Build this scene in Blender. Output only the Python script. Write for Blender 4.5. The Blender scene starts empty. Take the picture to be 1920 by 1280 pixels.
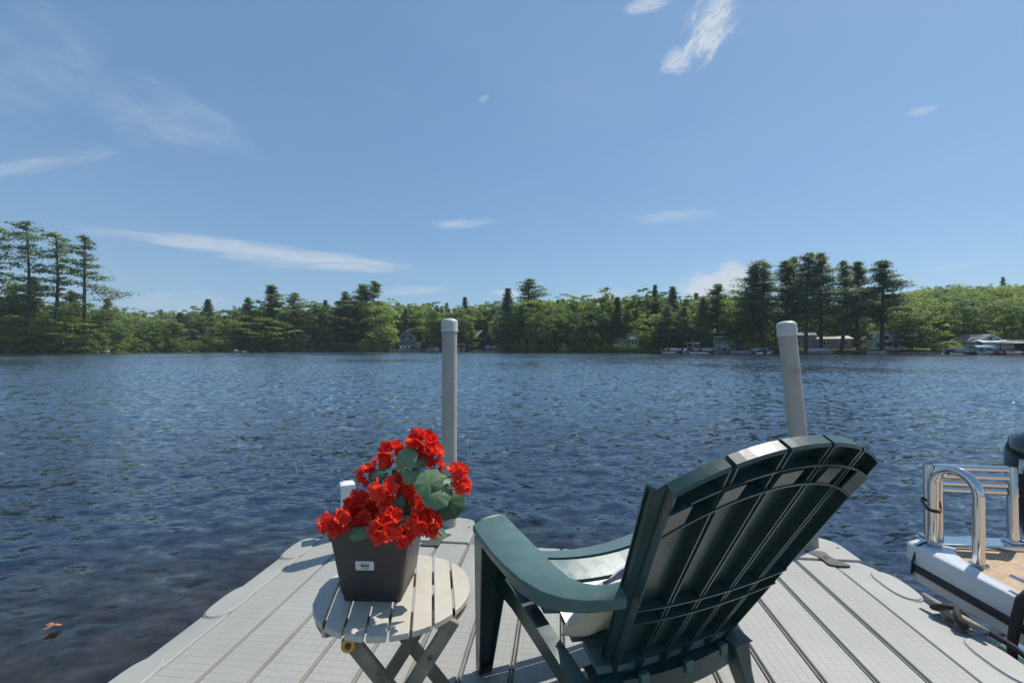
import bpy, math, random
import numpy as np
from mathutils import Vector, Matrix, Euler
R = math.radians
C = bpy.context.scene
COL = C.collection

# ------------------------------------------------------------------ camera, sky, sun, exposure
CAM_Z = 1.5            # above the water; the dock deck is at 0.40
F = 853.0              # focal length in photo pixels (1920 wide)
cam_d = bpy.data.cameras.new('camera')
cam_d.sensor_width = 36.0
cam_d.lens = 36.0 * F / 1920.0
cam_d.shift_y = 10.0 / 1920.0
cam_d.clip_start = 0.05
cam_d.clip_end = 6000
cam = bpy.data.objects.new('camera', cam_d)
COL.objects.link(cam)
cam.location = (0, 0, CAM_Z)
cam.rotation_euler = (R(90), 0, 0)
C.camera = cam
C.view_settings.view_transform = 'Standard'
C.view_settings.look = 'None'
C.view_settings.gamma = 1.0
C.view_settings.exposure = 0.18
C.view_settings.use_curve_mapping = False
C.cycles.max_bounces = 8
C.cycles.transparent_max_bounces = 12
C.cycles.caustics_reflective = False
C.cycles.caustics_refractive = False
C.cycles.sample_clamp_indirect = 4.0
C.cycles.sample_clamp_direct = 2.0

SUN_AZ, SUN_EL = 53.5, 55.0     # azimuth to the right of +Y
sun_d = bpy.data.lights.new('sun', 'SUN')
sun_d.energy = 4.3
sun_d.angle = R(0.53)
sun_d.color = (1.0, 0.955, 0.88)
sun = bpy.data.objects.new('sun', sun_d)
COL.objects.link(sun)
sv = Vector((math.sin(R(SUN_AZ)) * math.cos(R(SUN_EL)), math.cos(R(SUN_AZ)) * math.cos(R(SUN_EL)), math.sin(R(SUN_EL))))
sun.rotation_euler = sv.to_track_quat('Z', 'Y').to_euler()
sun.location = (20, 20, 40)


class NT:
    """small wrapper to write node trees quickly"""
    def __init__(s, tree):
        s.t = tree
    def n(s, typ, **kw):
        nd = s.t.nodes.new(typ)
        for k, v in kw.items():
            setattr(nd, k, v)
        return nd
    def put(s, sock, v):
        if hasattr(v, 'links') or isinstance(v, bpy.types.NodeSocket):
            s.t.links.new(v, sock)
        else:
            sock.default_value = v
    def m(s, op, a, b=0.0, c=0.0, clamp=False):
        nd = s.n('ShaderNodeMath', operation=op, use_clamp=clamp)
        s.put(nd.inputs[0], a); s.put(nd.inputs[1], b); s.put(nd.inputs[2], c)
        return nd.outputs[0]
    def noise(s, vec, scale, detail=3, rough=0.5, dist=0.0):
        nd = s.n('ShaderNodeTexNoise')
        if vec is not None:
            s.put(nd.inputs['Vector'], vec)
        nd.inputs['Scale'].default_value = scale
        nd.inputs['Detail'].default_value = detail
        nd.inputs['Roughness'].default_value = rough
        nd.inputs['Distortion'].default_value = dist
        return nd.outputs['Fac']
    def ramp(s, v, a, b, lo=0.0, hi=1.0, smooth=True):
        nd = s.n('ShaderNodeMapRange')
        nd.interpolation_type = 'SMOOTHSTEP' if smooth else 'LINEAR'
        s.put(nd.inputs[0], v)
        nd.inputs[1].default_value = a; nd.inputs[2].default_value = b
        nd.inputs[3].default_value = lo; nd.inputs[4].default_value = hi
        return nd.outputs[0]
    def mix(s, f, a, b, blend='MIX'):
        nd = s.n('ShaderNodeMix', data_type='RGBA', blend_type=blend)
        s.put(nd.inputs[0], f)
        for i, v in ((6, a), (7, b)):
            if isinstance(v, (tuple, list)):
                v = (v[0], v[1], v[2], 1.0)
            s.put(nd.inputs[i], v)
        return nd.outputs[2]
    def mapping(s, vec, scale=(1, 1, 1), rot=(0, 0, 0), loc=(0, 0, 0)):
        nd = s.n('ShaderNodeMapping')
        s.put(nd.inputs[0], vec)
        nd.inputs[1].default_value = loc
        nd.inputs[2].default_value = rot
        nd.inputs[3].default_value = scale
        return nd.outputs[0]


def build_world():
    w = bpy.data.worlds.new('World')
    C.world = w
    w.use_nodes = True
    t = w.node_tree
    t.nodes.clear()
    k = NT(t)
    out = k.n('ShaderNodeOutputWorld')
    bg = k.n('ShaderNodeBackground')
    bg.inputs[1].default_value = 0.110
    sky = k.n('ShaderNodeTexSky')
    sky.sky_type = 'NISHITA'
    sky.sun_disc = False
    sky.sun_elevation = R(SUN_EL)
    sky.sun_rotation = R(SUN_AZ)
    sky.altitude = 100
    sky.air_density = 1.0
    sky.dust_density = 0.6
    sky.ozone_density = 2.5
    co = k.n('ShaderNodeTexCoord').outputs['Generated']
    sep = k.n('ShaderNodeSeparateXYZ')
    k.put(sep.inputs[0], co)
    az = k.m('MULTIPLY', k.m('ARCTAN2', sep.outputs[0], sep.outputs[1]), 180 / math.pi)
    el = k.m('MULTIPLY', k.m('ARCSINE', sep.outputs[2]), 180 / math.pi)
    cmb = k.n('ShaderNodeCombineXYZ')
    k.put(cmb.inputs[0], az); k.put(cmb.inputs[1], el)
    ae = cmb.outputs[0]
    # air-like noise, in degrees
    # clouds: (az, el, half length, half height, tilt deg, density, noise scale, stretch, seed, softness)
    def ang(px, py):
        x, z = (px - 960) / F, (650 - py) / F
        return math.degrees(math.atan2(x, 1)), math.degrees(math.atan2(z, math.hypot(x, 1)))
    clouds = [
        (250, 455, 800, 503, 1.25, 0.66, 0.30, 7.0, 1.1, 0.75),
        (110, 434, 640, 482, 0.95, 0.55, 0.30, 7.0, 9.1, 0.7),
        (-120, 345, 235, 280, 1.0, 0.40, 0.3, 5.0, 2.3, 0.9),
        (90, 140, 510, 290, 3.0, 0.24, 0.22, 2.6, 3.7, 0.9),
        (-60, 20, 200, 190, 5.0, 0.16, 0.2, 2.6, 4.7, 0.9),
        (1262, 140, 1385, -30, 2.3, 0.95, 0.50, 2.0, 5.2, 0.7),
        (1235, 125, 1300, 118, 1.1, 0.55, 0.5, 2.6, 5.9, 0.5),
        (1165, 18, 1260, -6, 0.9, 0.5, 0.5, 3.0, 6.4, 0.6),
        (1268, 545, 1440, 528, 2.0, 0.75, 0.40, 1.6, 7.3, 0.4),
        (800, 420, 935, 412, 0.75, 0.42, 0.5, 4.0, 8.8, 0.7),
        (1175, 412, 1360, 402, 0.9, 0.34, 0.4, 4.0, 9.9, 0.8),
        (160, 578, 470, 562, 1.5, 0.28, 0.3, 3.5, 10.4, 0.8),
        (690, 546, 850, 540, 0.8, 0.40, 0.3, 4.0, 11.2, 0.8),
        (915, 553, 1010, 548, 0.5, 0.55, 0.5, 3.0, 12.7, 0.6),
        (1695, 212, 1765, 200, 0.4, 0.35, 0.6, 4.0, 13.5, 0.7),
        (1720, 512, 1850, 496, 0.35, 0.25, 0.5, 5.0, 14.1, 0.8),
        (1060, 560, 1190, 545, 1.0, 0.35, 0.4, 3.0, 15.1, 0.8),
        (895, 190, 918, 178, 0.35, 0.35, 0.9, 2.0, 16.1, 0.8),
    ]
    total = None
    for (x0, y0, x1, y1, hw, dens, ns, st, seed, soft) in clouds:
        a0, e0 = ang(x0, y0); a1, e1 = ang(x1, y1)
        ca, ce = (a0 + a1) / 2, (e0 + e1) / 2
        hl = math.hypot(a1 - a0, e1 - e0) / 2
        th = math.atan2(e1 - e0, a1 - a0)
        loc = k.mapping(ae, loc=(-ca, -ce, 0))
        rt = k.mapping(loc, rot=(0, 0, -th))
        sp = k.n('ShaderNodeSeparateXYZ'); k.put(sp.inputs[0], rt)
        nv = k.mapping(rt, scale=(1 / st, 1, 1), loc=(seed * 13.1, seed * 7.7, seed))
        n1 = k.noise(nv, ns * 3.4, 8, 0.66, 1.0)
        n2 = k.noise(nv, ns * 0.8, 3, 0.5, 0.4)
        u = k.m('DIVIDE', sp.outputs[0], hl)
        v = k.m('DIVIDE', k.m('ADD', sp.outputs[1], k.m('MULTIPLY', k.m('SUBTRACT', n2, 0.5), 2.6 * hw)), hw)
        d = k.m('ADD', k.m('MULTIPLY', u, u), k.m('MULTIPLY', v, v))
        e = k.ramp(d, 0.0, 1.6, 1.0, 0.0)
        n = k.ramp(k.m('ADD', n1, k.m('MULTIPLY', e, 0.35)), 0.45, 0.45 + soft, 0, 1)
        f = k.m('MULTIPLY', k.m('MULTIPLY', e, n), dens * 1.5, clamp=True)
        f = k.m('MULTIPLY', f, k.m('GREATER_THAN', sep.outputs[2], -0.02))
        total = f if total is None else k.m('MAXIMUM', total, f)
    veil = k.m('MULTIPLY', k.ramp(k.noise(k.mapping(ae, scale=(0.4, 1, 1)), 0.05, 4, 0.6), 0.45, 0.8), 0.10)
    total = k.m('MAXIMUM', total, veil)
    tint = k.mix(0.52, k.mix(1.0, sky.outputs[0], (0.92, 1.00, 1.03), 'MULTIPLY'), (1.32, 2.74, 4.70))   # thin even summer haze over the blue
    col = k.mix(k.m('MINIMUM', total, 0.93), tint, (5.0, 5.5, 6.2))
    k.put(bg.inputs[0], col)
    t.links.new(bg.outputs[0], out.inputs[0])


build_world()

# ------------------------------------------------------------------ helpers


def tag(o, label=None, cat=None, group=None, kind=None):
    if label: o['label'] = label
    if cat: o['category'] = cat
    if group: o['group'] = group
    if kind: o['kind'] = kind
    return o


def empty(name, loc=(0, 0, 0), rz=0.0):
    o = bpy.data.objects.new(name, None)
    COL.objects.link(o)
    o.empty_display_size = 0.1
    o.location = loc
    o.rotation_euler = (0, 0, rz)
    return o


def thing(name, label, cat, loc=(0, 0, 0), rz=0.0, group=None):
    return tag(empty(name, loc, rz), label, cat, group)


def kids(o):
    return [c for c in bpy.data.objects if c.parent == o]


def copy_tree(o, parent=None):
    c = o.copy()
    COL.objects.link(c)
    c.parent = parent
    for ch in kids(o):
        copy_tree(ch, c)
    return c


def mesh_np(name, verts, faces, mat, parent=None, smooth=False):
    """verts (N,3), faces (M,4) or (M,3) arrays -> one mesh object"""
    me = np_mesh(name, verts, faces, smooth)
    if mat: me.materials.append(mat)
    o = bpy.data.objects.new(name, me)
    COL.objects.link(o)
    o.parent = parent
    return o


def np_mesh(name, verts, faces, smooth=False):
    verts = np.asarray(verts, dtype=np.float32)
    faces = np.asarray(faces, dtype=np.int32)
    me = bpy.data.meshes.new(name)
    nf, k = faces.shape
    me.vertices.add(len(verts))
    me.vertices.foreach_set('co', verts.ravel())
    me.loops.add(nf * k)
    me.loops.foreach_set('vertex_index', faces.ravel())
    me.polygons.add(nf)
    me.polygons.foreach_set('loop_start', np.arange(0, nf * k, k, dtype=np.int32))
    if smooth:
        me.polygons.foreach_set('use_smooth', np.ones(nf, dtype=bool))
    me.update(calc_edges=True)
    me.validate()
    return me


class MB:
    def __init__(s):
        s.v = []; s.f = []
    def add(s, vs, fs):
        b = len(s.v)
        s.v += [tuple(p) for p in vs]
        s.f += [tuple(i + b for i in f) for f in fs]
        return s
    def box(s, x0, x1, y0, y1, z0, z1, M=None):
        vs = [(x0, y0, z0), (x1, y0, z0), (x1, y1, z0), (x0, y1, z0), (x0, y0, z1), (x1, y0, z1), (x1, y1, z1), (x0, y1, z1)]
        if M is not None: vs = [M @ Vector(p) for p in vs]
        return s.add(vs, [(0, 3, 2, 1), (4, 5, 6, 7), (0, 1, 5, 4), (1, 2, 6, 5), (2, 3, 7, 6), (3, 0, 4, 7)])
    def hexa(s, bot, top):
        vs = list(bot) + list(top)
        n = len(bot)
        fs = [tuple(range(n - 1, -1, -1)), tuple(range(n, 2 * n))]
        for i in range(n):
            j = (i + 1) % n
            fs.append((i, j, n + j, n + i))
        return s.add(vs, fs)
    def prism(s, outline, z0, z1):
        return s.hexa([(x, y, z0) for x, y in outline], [(x, y, z1) for x, y in outline])
    def plate(s, quad, th, n=None):
        """thin slab from a planar polygon, thickness along -n"""
        q = [Vector(p) for p in quad]
        if n is None:
            n = (q[1] - q[0]).cross(q[2] - q[0]).normalized()
        n = Vector(n)
        return s.hexa([p - n * th for p in q], q)
    def tube(s, pts, r, n=8, caps=True):
        pts = [Vector(p) for p in pts]
        m = len(pts)
        rr = r if isinstance(r, (list, tuple)) else [r] * m
        up = None
        rings = []
        for i, p in enumerate(pts):
            if i == 0: d = pts[1] - pts[0]
            elif i == m - 1: d = pts[-1] - pts[-2]
            else: d = (pts[i + 1] - p).normalized() + (p - pts[i - 1]).normalized()
            if d.length < 1e-9: d = Vector((0, 0, 1))
            d.normalize()
            if up is None:
                up = Vector((0, 0, 1)) if abs(d.z) < 0.9 else Vector((1, 0, 0))
            a = up - d * up.dot(d)
            if a.length < 1e-6: a = d.orthogonal()
            a.normalize(); up = a
            b = d.cross(a)
            rings.append([p + (a * math.cos(2 * math.pi * k / n) + b * math.sin(2 * math.pi * k / n)) * rr[i] for k in range(n)])
        vs = [q for rg in rings for q in rg]
        fs = []
        for i in range(m - 1):
            for k in range(n):
                k2 = (k + 1) % n
                fs.append((i * n + k, i * n + k2, (i + 1) * n + k2, (i + 1) * n + k))
        if caps:
            fs.append(tuple(range(n - 1, -1, -1)))
            fs.append(tuple((m - 1) * n + k for k in range(n)))
        return s.add(vs, fs)
    def lathe(s, prof, n=24, c=(0, 0, 0)):
        vs = []; fs = []
        m = len(prof)
        for r, z in prof:
            for k in range(n):
                a = 2 * math.pi * k / n
                vs.append((c[0] + r * math.cos(a), c[1] + r * math.sin(a), c[2] + z))
        for i in range(m - 1):
            for k in range(n):
                k2 = (k + 1) % n
                fs.append((i * n + k, i * n + k2, (i + 1) * n + k2, (i + 1) * n + k))
        fs.append(tuple(range(n - 1, -1, -1)))
        fs.append(tuple((m - 1) * n + k for k in range(n)))
        return s.add(vs, fs)
    def grid(s, P, nu, nv, closed=False):
        """P(i,j) -> point"""
        vs = [P(i, j) for j in range(nv) for i in range(nu)]
        fs = []
        for j in range(nv - 1):
            for i in range(nu - (0 if closed else 1)):
                i2 = (i + 1) % nu
                fs.append((j * nu + i, j * nu + i2, (j + 1) * nu + i2, (j + 1) * nu + i))
        return s.add(vs, fs)
    def xform(s, M):
        s.v = [tuple(M @ Vector(p)) for p in s.v]
        return s
    def build(s, name, mat, parent=None, smooth=False, bevel=0.0, seg=2, solid=0.0, sub=0, loc=None, rot=None, autosmooth=None):
        me = bpy.data.meshes.new(name)
        me.from_pydata([tuple(p) for p in s.v], [], s.f)
        me.update()
        if mat:
            me.materials.append(mat)
        if smooth or bevel > 0 or sub:
            for p in me.polygons: p.use_smooth = True
        if (bevel > 0 or autosmooth) and not sub:
            try: me.set_sharp_from_angle(angle=R(autosmooth or 40))
            except Exception: pass
        o = bpy.data.objects.new(name, me)
        COL.objects.link(o)
        o.parent = parent
        if loc: o.location = loc
        if rot: o.rotation_euler = rot
        if solid:
            md = o.modifiers.new('solid', 'SOLIDIFY'); md.thickness = solid; md.offset = 0
        if bevel > 0:
            md = o.modifiers.new('bevel', 'BEVEL'); md.width = bevel; md.segments = seg; md.limit_method = 'ANGLE'; md.angle_limit = R(35)
        if sub:
            md = o.modifiers.new('sub', 'SUBSURF'); md.levels = sub; md.render_levels = sub
        return o


def new_mat(name):
    m = bpy.data.materials.new(name)
    m.use_nodes = True
    t = m.node_tree
    t.nodes.clear()
    return m, NT(t)


def pbr(name, col, rough=0.5, metal=0.0, var=0.15, vscale=3.0, bump=0.0, bscale=40.0, spec=0.5, dirt=None, dirt_amt=0.4, dscale=4.0, coat=0.0):
    m, k = new_mat(name)
    out = k.n('ShaderNodeOutputMaterial')
    b = k.n('ShaderNodeBsdfPrincipled')
    co = k.n('ShaderNodeTexCoord').outputs['Object']
    n = k.noise(co, vscale, 5, 0.6)
    dark = tuple(c * (1 - var) for c in col); lite = tuple(min(1, c * (1 + var)) for c in col)
    cc = k.mix(k.ramp(n, 0.3, 0.7), dark, lite)
    if dirt:
        dn = k.ramp(k.noise(co, dscale, 6, 0.7, 0.5), 0.52, 0.72)
        cc = k.mix(k.m('MULTIPLY', dn, dirt_amt), cc, dirt)
    k.put(b.inputs['Base Color'], cc)
    k.put(b.inputs['Roughness'], k.ramp(k.noise(co, vscale * 3, 4, 0.6), 0.2, 0.8, max(0.02, rough * 0.8), min(1, rough * 1.2)))
    b.inputs['Metallic'].default_value = metal
    b.inputs['Specular IOR Level'].default_value = spec
    if coat: b.inputs['Coat Weight'].default_value = coat
    if bump:
        bp = k.n('ShaderNodeBump')
        bp.inputs['Strength'].default_value = bump
        bp.inputs['Distance'].default_value = 0.002
        k.put(bp.inputs['Height'], k.noise(co, bscale, 5, 0.6))
        k.put(b.inputs['Normal'], bp.outputs[0])
    k.t.links.new(b.outputs[0], out.inputs[0])
    return m


def leafy(name, col, col2, trans=0.35, rough=0.5, vscale=0.6):
    m, k = new_mat(name)
    out = k.n('ShaderNodeOutputMaterial')
    geo = k.n('ShaderNodeNewGeometry')
    oi = k.n('ShaderNodeObjectInfo')
    n = k.noise(geo.outputs['Position'], vscale, 4, 0.65)
    rnd = k.m('ADD', k.m('MULTIPLY', geo.outputs['Random Per Island'], 0.45), k.m('MULTIPLY', n, 0.9))
    rnd = k.m('ADD', rnd, k.m('MULTIPLY', k.m('SUBTRACT', oi.outputs['Random'], 0.5), 0.5))
    cc = k.mix(k.ramp(rnd, 0.2, 1.1, smooth=False), col, col2)
    b = k.n('ShaderNodeBsdfPrincipled')
    k.put(b.inputs['Base Color'], cc)
    b.inputs['Roughness'].default_value = rough
    b.inputs['Specular IOR Level'].default_value = 0.25
    tr = k.n('ShaderNodeBsdfTranslucent')
    k.put(tr.inputs[0], k.mix(1.0, cc, (1.25, 1.2, 0.75), 'MULTIPLY'))
    mx = k.n('ShaderNodeMixShader')
    mx.inputs[0].default_value = trans
    k.t.links.new(b.outputs[0], mx.inputs[1]); k.t.links.new(tr.outputs[0], mx.inputs[2])
    k.t.links.new(mx.outputs[0], out.inputs[0])
    return m


def X_at(px, Z): return (px - 960) / F * Z
def z_at(py, Z): return CAM_Z - (py - 650) / F * Z


def shoreZ(px):
    return float(np.interp(px, [-900, -300, 0, 190, 225, 300, 420, 600, 900, 1000, 1200, 1400, 1500, 1700, 1920, 2300, 3000],
                           [70, 95, 108, 112, 122, 134, 142, 150, 150, 130, 112, 99, 96, 92, 84, 70, 52]))


def hillH(px):
    """ground height far inland (about 200 m behind the shore)"""
    return float(np.interp(px, [-900, 0, 250, 480, 700, 900, 1200, 1450, 1600, 1700, 1800, 1920, 2400], [5, 5, 4, 6, 9, 10, 12, 14, 20, 26, 29, 30, 28]))


def ground(px, d):
    h = hillH(px)
    return float(np.interp(d, [-6, -0.4, 0.0, 1.0, 6, 20, 40, 100, 190, 400], [-2.2, -0.15, 0.1, 0.4, 0.8, 1.6, 3.0 + h * .03, h * 0.55, h, h * 1.02]))


def spot(px, d):
    Z = shoreZ(px) + d
    return Vector((X_at(px, Z), Z, ground(px, d)))


# ------------------------------------------------------------------ materials
M = {}
M['deck'] = None
M['dockplain'] = pbr('dock_plastic', (0.330, 0.325, 0.296), 0.55, var=0.07, vscale=2.5, bump=0.15, bscale=120, dirt=(0.22, 0.2, 0.17), dirt_amt=0.25, dscale=3)
M['dockside'] = pbr('dock_float', (0.36, 0.37, 0.36), 0.6, var=0.1, dirt=(0.12, 0.12, 0.08), dirt_amt=0.5, dscale=6)
M['pile'] = pbr('pvc_pile', (0.375, 0.365, 0.325), 0.42, var=0.08, vscale=4, dirt=(0.17, 0.155, 0.12), dirt_amt=0.45, dscale=9)
M['pilecap'] = pbr('pvc_cap', (0.54, 0.53, 0.475), 0.35, var=0.05, dirt=(0.3, 0.27, 0.2), dirt_amt=0.3, dscale=9)
M['coupler'] = pbr('coupler_rubber', (0.065, 0.062, 0.06), 0.6, var=0.2, vscale=15, bump=0.2)
M['vinyl'] = pbr('white_vinyl', (0.72, 0.72, 0.69), 0.35, var=0.04, dirt=(0.45, 0.44, 0.4), dirt_amt=0.4)
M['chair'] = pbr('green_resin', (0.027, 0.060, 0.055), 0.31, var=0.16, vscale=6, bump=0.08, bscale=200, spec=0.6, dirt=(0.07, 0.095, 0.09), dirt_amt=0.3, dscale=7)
M['chairarm'] = pbr('green_resin_faded_sheen', (0.064, 0.124, 0.117), 0.42, var=0.14, vscale=7, bump=0.1, bscale=200, dirt=(0.13, 0.18, 0.17), dirt_amt=0.5, dscale=11)  # lighter base colour holds sun fading and sky sheen together
M['chairseat'] = pbr('green_resin_sunshine', (0.09, 0.145, 0.140), 0.30, var=0.12, vscale=7, bump=0.1, bscale=200, spec=0.7)  # seat colour lightened to stand for the sun's shine on the slats
M['footpad'] = pbr('leg_foot', (0.03, 0.03, 0.028), 0.8)
M['tablewood'] = pbr('painted_slat', (0.52, 0.475, 0.39), 0.5, var=0.10, vscale=5, bump=0.25, bscale=90, dirt=(0.34, 0.31, 0.23), dirt_amt=0.35, dscale=9)
M['legwood'] = pbr('weathered_wood', (0.25, 0.215, 0.15), 0.7, var=0.3, vscale=9, bump=0.5, bscale=60, dirt=(0.06, 0.05, 0.04), dirt_amt=0.7, dscale=14)
M['brass'] = pbr('yellow_washer', (0.62, 0.36, 0.06), 0.4, metal=0.3, var=0.1)
M['bolt'] = pbr('rusty_bolt', (0.12, 0.07, 0.05), 0.6, metal=0.5)
M['pot'] = pbr('grey_plastic_pot', (0.048, 0.043, 0.040), 0.42, var=0.1, vscale=9, bump=0.08, bscale=150)
M['sticker'] = pbr('sticker_paper', (0.72, 0.71, 0.68), 0.5, var=0.03)
M['ink'] = pbr('ink', (0.03, 0.03, 0.03), 0.6)
M['petal'] = leafy('red_petal', (0.70, 0.020, 0.014), (0.98, 0.12, 0.07), 0.30, 0.55, 30.0)
M['plantleaf'] = leafy('geranium_leaf', (0.115, 0.205, 0.10), (0.20, 0.295, 0.165), 0.16, 0.5, 22.0)
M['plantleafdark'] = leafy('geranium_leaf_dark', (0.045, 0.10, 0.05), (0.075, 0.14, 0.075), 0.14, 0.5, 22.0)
M['stem'] = pbr('flower_stem', (0.08, 0.15, 0.05), 0.6)
M['moss'] = pbr('moss_liner', (0.07, 0.13, 0.04), 0.9, var=0.4, vscale=60)
M['chrome'] = pbr('stainless', (0.66, 0.65, 0.63), 0.10, metal=1.0, var=0.04)
M['gelcoat'] = pbr('white_gelcoat', (0.62, 0.63, 0.64), 0.25, var=0.03, coat=0.4)
M['rubrail'] = pbr('black_rubber', (0.02, 0.02, 0.022), 0.5)
M['creamside'] = pbr('cream_panel', (0.48, 0.45, 0.38), 0.4, var=0.06)
M['carpet'] = pbr('tan_deck_vinyl', (0.45, 0.32, 0.20), 0.85, var=0.16, vscale=26, bump=0.5, bscale=220)
M['motor'] = pbr('black_cowl', (0.008, 0.009, 0.012), 0.16, var=0.1, coat=0.6)
M['motorgrey'] = pbr('cowl_letter', (0.72, 0.74, 0.78), 0.3)
M['rope'] = pbr('dark_rope', (0.035, 0.028, 0.026), 0.85, var=0.4, vscale=120, bump=0.7, bscale=200)
M['cleat'] = pbr('weathered_cleat', (0.22, 0.20, 0.17), 0.6, var=0.35, vscale=30, bump=0.4, bscale=120)
M['deadleaf'] = pbr('dead_leaf', (0.27, 0.135, 0.08), 0.7, var=0.35, vscale=40)
M['bark'] = pbr('bark', (0.062, 0.050, 0.042), 0.9, var=0.35, vscale=3)
M['barkpale'] = pbr('pale_bark', (0.30, 0.28, 0.25), 0.85, var=0.3, vscale=3)
M['rock'] = pbr('shore_rock', (0.22, 0.20, 0.185), 0.85, var=0.35, vscale=1.5, bump=0.5, bscale=8)
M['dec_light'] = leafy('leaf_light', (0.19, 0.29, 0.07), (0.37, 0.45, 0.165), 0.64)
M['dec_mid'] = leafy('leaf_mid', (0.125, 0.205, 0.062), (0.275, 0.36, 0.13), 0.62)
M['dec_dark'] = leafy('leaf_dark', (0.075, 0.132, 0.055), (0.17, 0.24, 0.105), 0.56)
M['pine'] = leafy('pine_needles', (0.095, 0.158, 0.065), (0.25, 0.32, 0.13), 0.50)
M['pinedark'] = leafy('dark_needles', (0.062, 0.105, 0.064), (0.155, 0.205, 0.118), 0.45)
M['pineblue'] = leafy('grey_needles', (0.110, 0.165, 0.100), (0.29, 0.365, 0.225), 0.48)
M['glass'] = pbr('window_glass', (0.02, 0.024, 0.028), 0.12, var=0.1)
M['boatwhite'] = pbr('greyer_gelcoat', (0.42, 0.43, 0.44), 0.5, var=0.15)  # greyer white than the near boat, for the far hulls and rails
M['white'] = pbr('white_paint', (0.60, 0.60, 0.58), 0.5, var=0.04)
M['navy'] = pbr('navy_siding', (0.022, 0.040, 0.092), 0.55, var=0.1)
M['darkbrown'] = pbr('dark_brown_siding', (0.022, 0.018, 0.018), 0.7, var=0.15)
M['greysiding'] = pbr('grey_siding', (0.30, 0.285, 0.26), 0.65, var=0.12)
M['brownsiding'] = pbr('brown_siding', (0.085, 0.065, 0.052), 0.75, var=0.2)
M['palewall'] = pbr('pale_siding', (0.70, 0.66, 0.60), 0.6, var=0.08)
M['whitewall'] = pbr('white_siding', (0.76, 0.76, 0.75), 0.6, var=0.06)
M['shadewall'] = pbr('white_siding_shaded', (0.40, 0.40, 0.39), 0.6, var=0.1)  # white siding with the shade put into its colour
M['greyroof'] = pbr('grey_shingle', (0.20, 0.20, 0.21), 0.8, var=0.2, vscale=2)
M['paleroof'] = pbr('pale_shingle', (0.42, 0.39, 0.36), 0.8, var=0.15, vscale=2)
M['greenroof'] = pbr('green_metal_roof', (0.26, 0.32, 0.28), 0.5, var=0.1)
M['slateroof'] = pbr('slate_shingle', (0.075, 0.08, 0.10), 0.8, var=0.2)
M['bluegrey'] = pbr('blue_grey_siding', (0.20, 0.26, 0.31), 0.6, var=0.1)
M['teal'] = pbr('teal_canvas', (0.02, 0.22, 0.30), 0.6, var=0.1)
M['orange'] = pbr('orange_plastic', (0.50, 0.09, 0.035), 0.4)
M['red'] = pbr('red_plastic', (0.50, 0.03, 0.04), 0.4)
M['greywood'] = pbr('grey_boards', (0.17, 0.16, 0.145), 0.8, var=0.25)
M['bluecover'] = pbr('blue_cover', (0.03, 0.06, 0.14), 0.6)
M['tarp'] = pbr('pale_boat_cover', (0.34, 0.38, 0.44), 0.6, var=0.15)
M['blackvinyl'] = pbr('dark_boat_seat', (0.03, 0.03, 0.035), 0.5)


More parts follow.
